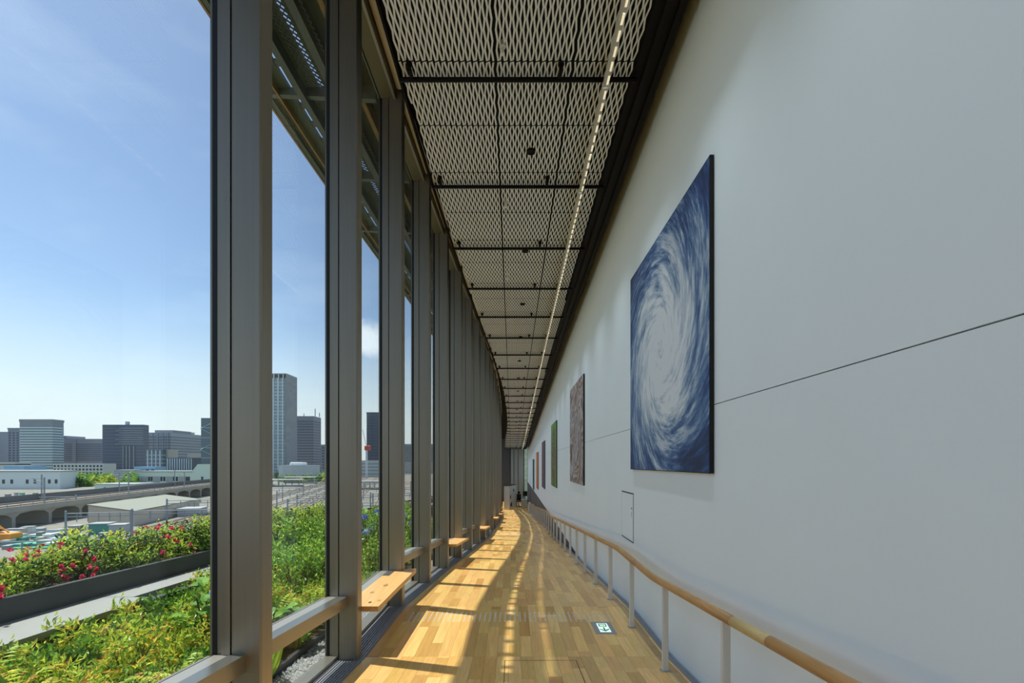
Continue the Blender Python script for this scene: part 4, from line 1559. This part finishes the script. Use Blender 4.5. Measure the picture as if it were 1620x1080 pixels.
for q in (-10, -8.7, -5, -3.7):
    strip(MB(), VB, -70, 262, q, q + .14, VZ, VZ + .2).build('rail', 'rail_rust', t)
# overhead line masts on the viaduct
def mast(p, h, label, arm=3.0, group='overhead line masts'):
    t = thing('line_mast', tuple(p), label, 'mast', group)
    x, y, z = p
    mb = MB(); mb.cbox(x - .16, x + .16, y - .16, y + .16, z, z + h, .04); mb.build('pole', 'galv', t)
    if arm:
        a = Vector((x, y, z + h - 1.2)); b = a + DN * (-arm)
        mb = MB(); mb.tube([a, b], .09, 5); mb.build('arm', 'galv', t)
        mb = MB(); mb.tube([Vector((x, y, z + h - 3.2)), a + DN * (-arm * .8)], .07, 5); mb.build('brace', 'galv', t)
for i, s in enumerate((5, 36, 78, 126, 190, 260)):
    mast(along(VB, s, -13.4, VZ), 8.0, 'grey overhead line mast beside the viaduct sound barrier, %s from the left' % ORD[i])
for i, s in enumerate((16, 58, 104, 160, 220)):
    mast(along(VB, s, -.5, VZ), 7.6, 'grey overhead line mast on the near edge of the viaduct, %s from the left' % ORD[i])
def portal(p, q, h, label):
    t = thing('line_portal', (p[0], p[1], GZ), label, 'portal', 'overhead line portals over the tracks')
    for (x, y) in (p, q):
        mb = MB(); mb.cbox(x - .17, x + .17, y - .17, y + .17, GZ, GZ + h + .6, .05); mb.build('pole', 'galv', t)
    for dz in (0, .75):
        mb = MB(); mb.tube([(p[0], p[1], GZ + h - dz), (q[0], q[1], GZ + h - dz)], .11, 5); mb.build('beam', 'galv', t)
    n = 6
    for i in range(1, n):
        f = i / n; x, y = p[0] + (q[0] - p[0]) * f, p[1] + (q[1] - p[1]) * f
        mb = MB(); mb.box(x - .06, x + .06, y - .06, y + .06, GZ + h - 1.9, GZ + h); mb.build('dropper', 'galv', t)
PL = [((gp(104, 101), 101), (gp(207, 104), 104), 6.0), ((gp(209, 107), 107), (gp(372, 112), 112), 5.9), ((gp(264, 130), 130), (gp(390, 136), 136), 6.4),
      ((gp(-60, 72), 72), (gp(214, 76), 76), 4.6), ((gp(440, 108), 108), (gp(540, 112), 112), 6.2), ((gp(455, 128), 128), (gp(572, 134), 134), 6.6),
      ((gp(438, 160), 160), (gp(560, 168), 168), 6.8), ((gp(447, 205), 205), (gp(575, 214), 214), 7.2), ((gp(430, 262), 262), (gp(570, 272), 272), 7.4),
      ((gp(566, 96), 96), (gp(640, 98), 98), 6.4), ((gp(586, 150), 150), (gp(660, 154), 154), 7.0), ((gp(560, 230), 230), (gp(650, 236), 236), 7.2)]
PL += [((gp(432, 92), 92), (gp(545, 95), 95), 5.6), ((gp(470, 142), 142), (gp(590, 148), 148), 6.8), ((gp(425, 180), 180), (gp(520, 188), 188), 7.0),
       ((gp(480, 236), 236), (gp(600, 246), 246), 7.2), ((gp(440, 320), 320), (gp(600, 332), 332), 7.6), ((gp(445, 380), 380), (gp(600, 395), 395), 7.8),
       ((gp(560, 120), 120), (gp(640, 124), 124), 6.6), ((gp(565, 185), 185), (gp(655, 190), 190), 7.0), ((gp(-30, 140), 140), (gp(120, 150), 150), 6.2)]
PN = ['left of the beige warehouse', 'in front of the beige warehouse', 'beside the far end of the beige warehouse', 'low across the left foreground',
      'nearest outside the second bay', 'second nearest outside the second bay', 'third nearest outside the second bay', 'fourth outside the second bay', 'farthest outside the second bay',
      'nearest outside the third bay', 'second outside the third bay', 'farthest outside the third bay',
      'just above the shrubs outside the second bay', 'spanning from the second bay behind its mullion', 'in mid yard outside the second bay',
      'over the middle tracks behind the second mullion', 'far off over the converging tracks', 'farthest of all over the converging tracks',
      'in front of the red crane', 'in mid yard outside the third bay', 'beside the viaduct at the left edge']
for (p, q, h), nm in zip(PL, PN):
    portal(p, q, h, 'grey overhead line portal ' + nm)

for (px0, px1, Y, lab) in ((415, 478, 330, 'long pale platform canopy below the white hall'), (452, 500, 390, 'short pale platform canopy beside the white hall'), (566, 612, 300, 'pale platform canopy outside the third bay')):
    x0, x1 = gp(px0, Y), gp(px1, Y)
    t = thing('platform_canopy', ((x0 + x1) / 2, Y, GZ), lab, 'canopy')
    mb = MB(); mb.hexa([(x0, Y - 4, GZ + 4.6), (x1, Y - 3, GZ + 4.6), (x1, Y + 4, GZ + 5.2), (x0, Y + 3, GZ + 5.2), (x0, Y - 4, GZ + 5.0), (x1, Y - 3, GZ + 5.0), (x1, Y + 4, GZ + 5.6), (x0, Y + 3, GZ + 5.6)]); mb.build('roof', 'coping', t)
    mb = MB(); mb.box(x0, x1, Y - 3, Y + 3, GZ, GZ + 1.1); mb.build('platform', 'concrete', t)
    for i in range(6):
        x = x0 + (x1 - x0) * (i + .5) / 6
        mb = MB(); mb.box(x - .25, x + .25, Y - .25, Y + .25, GZ + 1.1, GZ + 4.7); mb.build('column', 'galv', t)
# sheds
def prism(mb, foot, z0, z1s):
    n = len(foot)
    z1s = z1s if isinstance(z1s, (list, tuple)) else [z1s] * n
    vs = [(x, y, z0) for x, y in foot] + [(x, y, z) for (x, y), z in zip(foot, z1s)]
    return mb.add(vs, [tuple(range(n - 1, -1, -1)), tuple(range(n, 2 * n))] + [(q, (q + 1) % n, n + (q + 1) % n, n + q) for q in range(n)])
mat('shed_white', (214, 226, 226), .7); mat('shed_roof', (160, 168, 168), .7); mat('window_dark', (52, 62, 74), .25)
mat('shed_green', (204, 222, 208), .7); mat('beige_wall', (198, 186, 170), .8, var=.04, scale=.4); mat('beige_roof', (138, 140, 128), .8)
mat('teal_sheet', (82, 150, 140), .6); mat('green_sheet', (96, 180, 140), .6); mat('orange_paint', (226, 150, 50), .5); mat('red_paint', (206, 76, 56), .5)
mat('light_blue', (150, 190, 220), .6); mat('grey_low', (176, 182, 188), .7)
t = thing('train_shed', (-330, 300, GZ), 'long white train shed at the left of the yard', 'shed')
mb = MB(); prism(mb, [(-420, 293), (gp(95, 303), 303), (gp(95, 303) - 14, 330), (-430, 330)], GZ, GZ + 11.2); mb.build('walls', 'shed_white', t)
mb = MB(); prism(mb, [(-421, 292), (gp(96.5, 303), 302.5), (gp(96.5, 303) - 14, 331), (-431, 331)], GZ + 11.2, GZ + 12); mb.build('roof', 'shed_roof', t)
for px in (7.5, 19.5, 42, 53.5, 74.5, 84.5):
    x = gp(px, 301); y = 293 + (x + 420) / (gp(95, 303) + 420) * 10
    mb = MB(); mb.box(x - .7, x + .7, y - .25, y + .1, GZ + 3.6, GZ + 6.2); mb.build('window', 'window_dark', t)
t = thing('station_hall', (-260, 357, GZ), 'pale green hall with raised end tower at the right of the yard', 'hall')
xa, xb = gp(215, 357), gp(300, 357)
mb = MB(); mb.box(xa, xb + 2, 357, 380, GZ, GZ + 10); mb.build('walls', 'shed_green', t)
mb = MB(); mb.box(xa - .5, xb + 2, 356.4, 381, GZ + 10, GZ + 10.8); mb.build('roof', 'shed_roof', t)
xc, xd = gp(312, 357), gp(345, 357)
mb = MB(); prism(mb, [(xb + 2.01, 357), (xc, 357), (xc, 380), (xb + 2.01, 380)], GZ, [GZ + 10.8, GZ + 15.6, GZ + 15.6, GZ + 10.8]); mb.build('ramp_block', 'shed_green', t)
mb = MB(); mb.box(xc + .01, xd, 357, 380, GZ, GZ + 16); mb.build('tower', 'shed_green', t)
for px in (219, 236, 240, 255.5, 260, 275.5, 280, 295.5, 299, 320):
    x = gp(px, 357); mb = MB(); mb.box(x - .7, x + .7, 356.7, 357.1, GZ + 3, GZ + 6.4); mb.build('window', 'window_dark', t)
for px in (228, 247.5, 268, 288):
    x = gp(px, 357); mb = MB(); mb.box(x - 2.6, x + 2.6, 356.85, 357.1, GZ + 2, GZ + 6.6); mb.build('door', 'shed_roof', t)
t = thing('low_depot', (gp(180, 255), 255, GZ), 'low grey-green depot building beyond the viaduct', 'depot')
xa, xb = gp(150, 262), gp(200, 256)
mb = MB(); mb.box(xa, xb, 262, 276, GZ, GZ + 4.6); mb.build('walls', 'shed_green', t)
mb = MB(); mb.box(xa - .4, xb + .4, 261.5, 276.5, GZ + 4.6, GZ + 5.3); mb.build('roof', 'grey_low', t)
for f in (.25, .55, .62):
    x = xa + (xb - xa) * f; mb = MB(); mb.box(x - .5, x + .5, 261.7, 262.1, GZ + 2, GZ + 3.2); mb.build('window', 'window_dark', t)
t = thing('warehouse', (-110, 140, GZ), 'long beige warehouse with shallow roof beside the tracks', 'warehouse')
ft = [(-101.5, 125), (-111, 165), (-128, 172), (-119.5, 131)]
mb = MB(); prism(mb, ft, GZ, [GZ + 3.9, GZ + 3.9, GZ + 5.0, GZ + 5.0]); mb.build('walls', 'beige_wall', t)
ctr = (sum(p[0] for p in ft) / 4, sum(p[1] for p in ft) / 4)
ft2 = [(ctr[0] + (x - ctr[0]) * 1.03, ctr[1] + (y - ctr[1]) * 1.02) for x, y in ft]
mb = MB(); vs = [(x, y, z) for (x, y), z in zip(ft2, (GZ + 3.9, GZ + 3.9, GZ + 5.0, GZ + 5.0))]
mb.hexa([(x, y, z + .02) for x, y, z in vs] + [(x, y, z + .3) for x, y, z in vs]); mb.build('roof', 'beige_roof', t)
for f in (.2, .4, .6, .8):
    x = -101.5 + (-111 + 101.5) * f; y = 125 + 40 * f
    mb = MB(); mb.box(x - .06, x + .1, y - .12, y + .12, GZ, GZ + 3.9); mb.build('pilaster', 'grey_low', t)
# construction yard
random.seed(5)
cols = ['teal_sheet', 'grey_low', 'shed_white', 'green_sheet', 'beige_wall', 'galv', 'concrete']
for i in range(90):
    px = random.uniform(8, 330); Y = random.uniform(92, 118) if i % 2 else random.uniform(175, 250)
    if i % 2 and 150 < px: px = random.uniform(8, 175)
    x = gp(px, Y); w_, d_, h_ = random.uniform(.8, 2.6), random.uniform(1, 2.4), random.uniform(.4, 1.6)
    t = thing('site_container', (x, Y, GZ), 'small site container or pallet stack among the yard clutter', 'container', 'small containers in the yard')
    m_ = random.choice(cols)
    mb = MB(); rbox(mb, (x, Y), w_, d_, GZ, GZ + h_, .24); mb.build('body', m_, t)
    mb = MB(); rbox(mb, (x, Y), w_ + .15, d_ + .15, GZ + h_, GZ + h_ + .12, .24); mb.build('lid', 'shed_roof' if i % 3 else m_, t)
for (px, Y, w_, d_, m_, lab) in ((162, 112, 4, 3, 'teal_sheet', 'teal sheeted site hut in front of the warehouse'), (190, 110, 3, 3, 'grey_low', 'white site hut in front of the warehouse'),
                                 (305, 150, 6, 7, 'grey_low', 'grey hut with teal door at the end of the warehouse')):
    x = gp(px, Y); t = thing('site_hut', (x, Y, GZ), lab, 'hut')
    mb = MB(); rbox(mb, (x, Y), w_, d_, GZ, GZ + 2.4, .24); mb.build('walls', m_, t)
    mb = MB(); rbox(mb, (x, Y), w_ + .5, d_ + .5, GZ + 2.4, GZ + 2.6, .24); mb.build('roof', 'shed_roof', t)
for (px, Y, w_, d_, lab) in ((30, 97, 24, 3.0, 'long green tarpaulin on the ground at the left of the yard'), (88, 93, 14, 2.5, 'shorter green tarpaulin beside the line portal')):
    x = gp(px, Y); mb = MB(); rbox(mb, (x, Y), w_, d_, GZ + .02, GZ + .35, .1)
    tag(mb.build('tarpaulin', 'green_sheet', org=(x, Y, GZ)), lab, 'tarpaulin')
x, y = gp(14, 97), 97
t = thing('crawler_crane', (x, y, GZ), 'orange crawler crane with lowered boom at the left edge', 'crane')
mb = MB(); mb.cbox(x - 1.6, x + 1.6, y - 1.3, y + 1.3, GZ + .9, GZ + 2.4, .1); mb.build('cab', 'orange_paint', t)
for q in (-1, 1):
    mb = MB(); mb.cbox(x - 2.2, x + 2.2, y + q * 1.3 - .35, y + q * 1.3 + .35, GZ, GZ + .9, .2); mb.build('track', 'black_soft', t)
for dz in (0, .7):
    mb = MB(); mb.tube([(x, y, GZ + 2 + dz), (x - 7, y - 2, GZ + 5.5 + dz)], .16, 5); mb.build('boom_chord', 'orange_paint', t)
mb = MB(); mb.tube([(x + .5, y, GZ + 2), (x - 2.6, y - .8, GZ + 5.2)], .12, 5); mb.build('boom_strut', 'orange_paint', t)

# trees of the town
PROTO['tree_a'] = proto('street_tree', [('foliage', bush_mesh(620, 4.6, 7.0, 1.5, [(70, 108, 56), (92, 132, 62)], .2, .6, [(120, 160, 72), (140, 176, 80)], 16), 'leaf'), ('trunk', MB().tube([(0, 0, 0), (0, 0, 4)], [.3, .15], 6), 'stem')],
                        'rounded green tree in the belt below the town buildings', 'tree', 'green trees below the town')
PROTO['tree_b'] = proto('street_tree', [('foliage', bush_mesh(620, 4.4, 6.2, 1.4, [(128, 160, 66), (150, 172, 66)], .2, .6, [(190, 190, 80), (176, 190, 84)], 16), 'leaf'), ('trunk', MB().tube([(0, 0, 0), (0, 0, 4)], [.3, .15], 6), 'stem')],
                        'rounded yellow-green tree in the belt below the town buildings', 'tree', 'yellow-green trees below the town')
random.seed(11)
for i in range(112):
    px = random.uniform(96, 345) if i < 64 else (random.uniform(395, 520) if i < 92 else random.uniform(-600, -20))
    Y = random.uniform(385, 460)
    if px < 215: Y = random.uniform(330, 440)
    if i >= 92: Y = random.uniform(360, 460)
    elif i >= 64: Y = random.uniform(400, 520)
    plant('tree_b' if random.random() < .3 else 'tree_a', (gp(px, Y), Y, GZ), sc=random.uniform(.85, 1.35))

# town buildings: distance haze is mixed into the wall colours
mat('b_grey', (164, 171, 178), .7); mat('b_grey2', (146, 153, 162), .7); mat('b_pale', (195, 202, 207), .7); mat('b_mauve', (164, 164, 172), .7)
mat('b_dark', (94, 104, 118), .4); mat('b_navy', (78, 92, 113), .3); mat('b_glass', (145, 172, 181), .25); mat('b_teal', (155, 186, 190), .3)
mat('b_glassdark', (101, 117, 129), .25); mat('b_cream', (204, 209, 200), .7); mat('b_beige', (191, 188, 176), .7); mat('b_white', (212, 219, 225), .6)
mat('b_stone', (145, 153, 158), .7); mat('b_band', (186, 209, 212), .3); mat('b_navy2', (113, 125, 139), .4)


def bldg(name, label, px0, px1, ytop, Y, dep, wall, band=None, floors=0, f0=.08, f1=.95, bh=.45, fins=0, finm='b_white', wins=None, cap=None, proud=.25):
    x0, x1 = gp(px0, Y), gp(px1, Y)
    h = (732 - ytop) / F_PX * Y - GZ
    t = thing(name, ((x0 + x1) / 2, Y, GZ), label, 'building')
    mb = MB(); mb.box(x0, x1, Y, Y + dep, GZ, GZ + h); mb.build('walls', wall, t)
    if cap: 
        mb = MB(); mb.box(x0 - .4, x1 + .4, Y - .4, Y + dep + .4, GZ + h, GZ + h + cap); mb.build('roof', wall, t)
    for i in range(floors):
        z = GZ + h * (f0 + (f1 - f0) * i / floors)
        dz = h * (f1 - f0) / floors * bh
        mb = MB(); mb.box(x0 + (x1 - x0) * .02, x1 + proud, Y - proud, Y + dep * .97, z, z + dz); mb.build('window_band', band, t)
    for i in range(fins):
        x = x0 + (x1 - x0) * (i + .5) / fins
        mb = MB(); mb.box(x - .45, x + .45, Y - .7, Y, GZ, GZ + h); mb.build('fin', finm, t)
    if wins:
        nx, nz, wm, a0, a1 = wins
        for i in range(nx):
            for j in range(nz):
                x = x0 + (x1 - x0) * (i + .5) / nx; z = GZ + h * (a0 + (a1 - a0) * (j + .5) / nz)
                ww = (x1 - x0) / nx * .27; wh = h * (a1 - a0) / nz * .27
                mb = MB(); mb.box(x - ww, x + ww, Y - .2, Y + .05, z - wh, z + wh); mb.build('window', wm, t)
    return t, x0, x1, h


bldg('office_block', 'plain pale grey block at the left edge of the skyline', -45, 12, 684, 640, 30, 'b_grey', cap=1)
bldg('office_block', 'grey slab with dark stacked windows left of the banded tower', 12.5, 31, 679, 620, 20, 'b_grey2', wins=(3, 12, 'b_navy', .3, .95), cap=2)
bldg('office_tower', 'broad banded glass tower left of the skyline', 31, 83, 667, 560, 14, 'b_stone', 'b_band', 19, .03, .93, .5, cap=3, proud=.8)
t, x0, x1, h = bldg('office_block', 'long grey office block between the banded and dark towers', 84, 160, 694, 600, 30, 'b_mauve', 'b_glassdark', 9, .42, .9, .35)
mb = MB(); mb.box(x0, x0 + 16, 600.5, 628, GZ + h, GZ + h + 4); mb.build('penthouse', 'b_grey2', t)
mb = MB(); mb.box(x0 + 25, x0 + 30, 599.3, 600, GZ, GZ + h * .99); mb.build('stair_core', 'b_mauve', t)
bldg('white_block', 'low cream building with small square windows under the long office block', 84, 163, 733, 480, 16, 'b_cream', wins=(14, 3, 'window_dark', .3, .95))
t, x0, x1, h = bldg('dark_tower', 'broad dark navy glass tower in the skyline', 162, 227, 671.5, 540, 8, 'b_navy', 'b_dark', 16, .02, .97, .55)
mb = MB(); mb.box(x0 + 24, x0 + 27, 543, 546, GZ + h, GZ + h + 4); mb.build('roof_tank', 'b_pale', t)
for i in range(8):
    z = GZ + h * (.62 + .042 * i)
    mb = MB(); mb.box(x0 + (20 if i % 2 else 16), x1 + .3, 539.0, 539.6, z, z + h * .03); mb.build('upper_band', 'b_navy2', t)
for f in (.52, .6, .68, .78):
    x = x0 + (x1 - x0) * f; mb = MB(); mb.box(x - .5, x + .5, 539, 540, GZ + h * .15, GZ + h * .6); mb.build('fin', 'b_stone', t)
t, x0, x1, h = bldg('office_block', 'grey gridded office block right of the dark tower', 229.5, 270, 684, 600, 62, 'b_grey', 'b_glassdark', 13, .1, .95, .4, fins=5, finm='b_grey')
mb = MB(); mb.box(x0 + 8, x0 + 32, 606, 640, GZ + h, GZ + h + 3.5); mb.build('penthouse', 'b_grey2', t)
bldg('slim_tower', 'slim white and teal tower right of the gridded office block', 283, 299, 684.5, 690, 12, 'b_teal', fins=3, cap=1)
bldg('blue_block', 'small dark blue block beside the slim teal tower', 299.5, 304, 707, 760, 20, 'b_navy', cap=1)
bldg('glass_block', 'small glass block with white fins before the gridded office', 231, 257, 712, 500, 10, 'b_glassdark', 'b_glass', 6, .1, .95, .3, fins=4, cap=.8)
bldg('brown_block', 'narrow brown-grey block beside the small glass block', 257.5, 269, 712, 505, 12, 'b_beige', cap=.6)
bldg('striped_block', 'low white block with dark upright stripes', 264, 305, 725, 470, 16, 'b_dark', fins=11, cap=.8)
bldg('beige_block', 'beige stepped block behind the striped one', 296, 322, 717, 520, 16, 'b_beige', 'window_dark', 4, .3, .9, .35)
t, x0, x1, h = bldg('braced_tower', 'teal glass tower with diagonal braces beside the nearest mullion', 318, 352, 661, 430, 18, 'b_glassdark', 'b_teal', 6, .05, 1.0, .06)
for i in range(6):
    z0 = GZ + h * i / 6; z1 = GZ + h * (i + 1) / 6
    a, b = (x0, x1) if i % 2 else (x1, x0)
    mb = MB(); mb.tube([(a, 429.5, z0), (b, 429.5, z1)], .4, 5); mb.build('brace', 'b_teal', t)
t, x0, x1, h = bldg('high_rise', 'tall teal glass high-rise with white fins and open crown', 385, 453, 598, 480, 24, 'b_stone', None)
for i in range(30):
    z = GZ + h * (.03 + .95 * i / 30)
    mb = MB(); mb.box(x0 + .5, x1 - 1.5, 479.6, 480, z, z + h * .019); mb.build('window_band', 'b_teal' if i % 3 else 'b_glass', t)
for i in range(31):
    z = GZ + h * (.03 + .95 * i / 30)
    mb = MB(); mb.box(x1, x1 + .12, 480.5, 503.5, z, z + .35); mb.build('joint', 'b_grey2', t)
for i in range(9):
    x = x0 + (x1 - 1 - x0) * (i + .5) / 9
    mb = MB(); mb.box(x - .55, x + .55, 479, 479.6, GZ, GZ + h); mb.build('fin', 'b_white', t)
    mb = MB(); mb.box(x - .4, x + .4, 480, 480.8, GZ + h, GZ + h + 4); mb.build('crown_post', 'b_white', t)
mb = MB(); mb.box(x0, x1, 480, 504, GZ + h + 4, GZ + h + 5); mb.build('crown_ring', 'b_stone', t)
mb = MB(); mb.box(x1 - 1, x1, 481, 504, GZ + h, GZ + h + 4); mb.build('crown_side', 'b_stone', t)
t, x0, x1, h = bldg('office_tower', 'grey office tower with dark window rows right of the high-rise', 462, 496, 658, 560, 22, 'b_grey2', 'b_dark', 20, .06, .95, .3)
for (px, hh) in ((475, 4), (493, 10), (500, 5)):
    x = gp(px, 560); mb = MB(); mb.tube([(x, 570, GZ + h), (x, 570, GZ + h + hh)], .5, 5); mb.build('antenna', 'b_grey2', t)
bldg('office_block', 'lower grey block with small windows at the right of the office tower', 503, 530, 703, 620, 20, 'b_grey2', wins=(5, 8, 'b_dark', .2, .95))
bldg('dark_slab', 'dark grey slab tower outside the third bay', 580, 625, 653.5, 700, 26, 'b_dark', 'b_navy', 18, .1, .97, .5, cap=1.5)
bldg('podium', 'pale stepped podium in front of the dark slab tower', 562, 612, 728, 560, 30, 'b_pale', 'b_glass', 4, .15, .95, .45)
bldg('pale_tower', 'pale tower seen between far mullions', 634, 690, 702, 760, 30, 'b_pale', 'b_glassdark', 12, .4, .97, .4)
t, x0, x1, h = bldg('low_hall', 'low white hall with rounded roof plant below the high-rise', 441, 493, 737, 430, 18, 'b_pale', cap=.8)
mb = MB(); mb.cbox(x0 + 8, x1 - 10, 434, 444, GZ + h + .8, GZ + h + 3.6, .8); mb.build('roof_plant', 'b_pale', t)
bldg('blue_hall', 'small light blue hall among the trees', 212, 246, 738, 440, 14, 'light_blue', wins=(4, 1, 'window_dark', .5, .9))
bldg('grey_hall', 'small grey hall among the trees left of the blue hall', 180, 209, 744, 420, 14, 'grey_low', cap=.6)
bldg('blue_roofed_hall', 'low light blue building behind the white train shed', 6, 38, 738, 420, 20, 'light_blue', cap=.8)
bldg('cream_block', 'cream low block behind the white train shed', -20, 24, 731, 480, 16, 'b_cream', 'window_dark', 1, .85, .95, .5)
bldg('town_block', 'low grey town blocks far behind the towers', 340, 560, 727, 900, 40, 'b_grey', wins=(40, 3, 'b_dark', .4, .95))
bldg('town_block', 'low haze-tinted town blocks at the far left', -60, 120, 722, 900, 40, 'b_pale', wins=(24, 3, 'b_grey2', .4, .95))
for (nm, lab, p0, p1, yt, Y, wm, bm, fl) in (
        ('office_block', 'grey banded office block just past the left edge', -140, -64, 690, 600, 'b_grey', 'b_glassdark', 10),
        ('office_tower', 'pale tower well past the left edge', -235, -170, 660, 560, 'b_pale', 'b_glassdark', 18),
        ('office_block', 'mauve office block past the left edge', -330, -250, 694, 580, 'b_mauve', 'b_glassdark', 8),
        ('town_block', 'low cream block far past the left edge', -520, -350, 715, 520, 'b_cream', 'b_grey2', 4),
        ('office_tower', 'stone tower far past the left edge', -640, -560, 672, 560, 'b_stone', 'b_band', 14)):
    bldg(nm, lab, p0, p1, yt, Y, 20, wm, bm, fl, .1, .94, .4, cap=1)
x, y = gp(580, 500), 500
t = thing('tower_crane', (x, y, GZ), 'thin red and white luffing crane outside the third bay', 'crane')
zt_ = (732 - 712) / F_PX * y
mb = MB(); mb.cbox(x - .9, x + .9, y - .9, y + .9, GZ, zt_, .2); mb.build('mast', 'b_white', t)
mb = MB(); mb.cbox(x - 2, x + 4, y - 1.5, y + 1.5, zt_, zt_ + 5, .4); mb.build('machinery', 'red_paint', t)
mb = MB(); mb.tube([(x, y, zt_ + 3), (gp(573.5, y), y, (732 - 679) / F_PX * y)], .35, 5); mb.build('jib', 'b_white', t)
for o in bpy.data.objects:
    if '_org' in o: del o['_org']
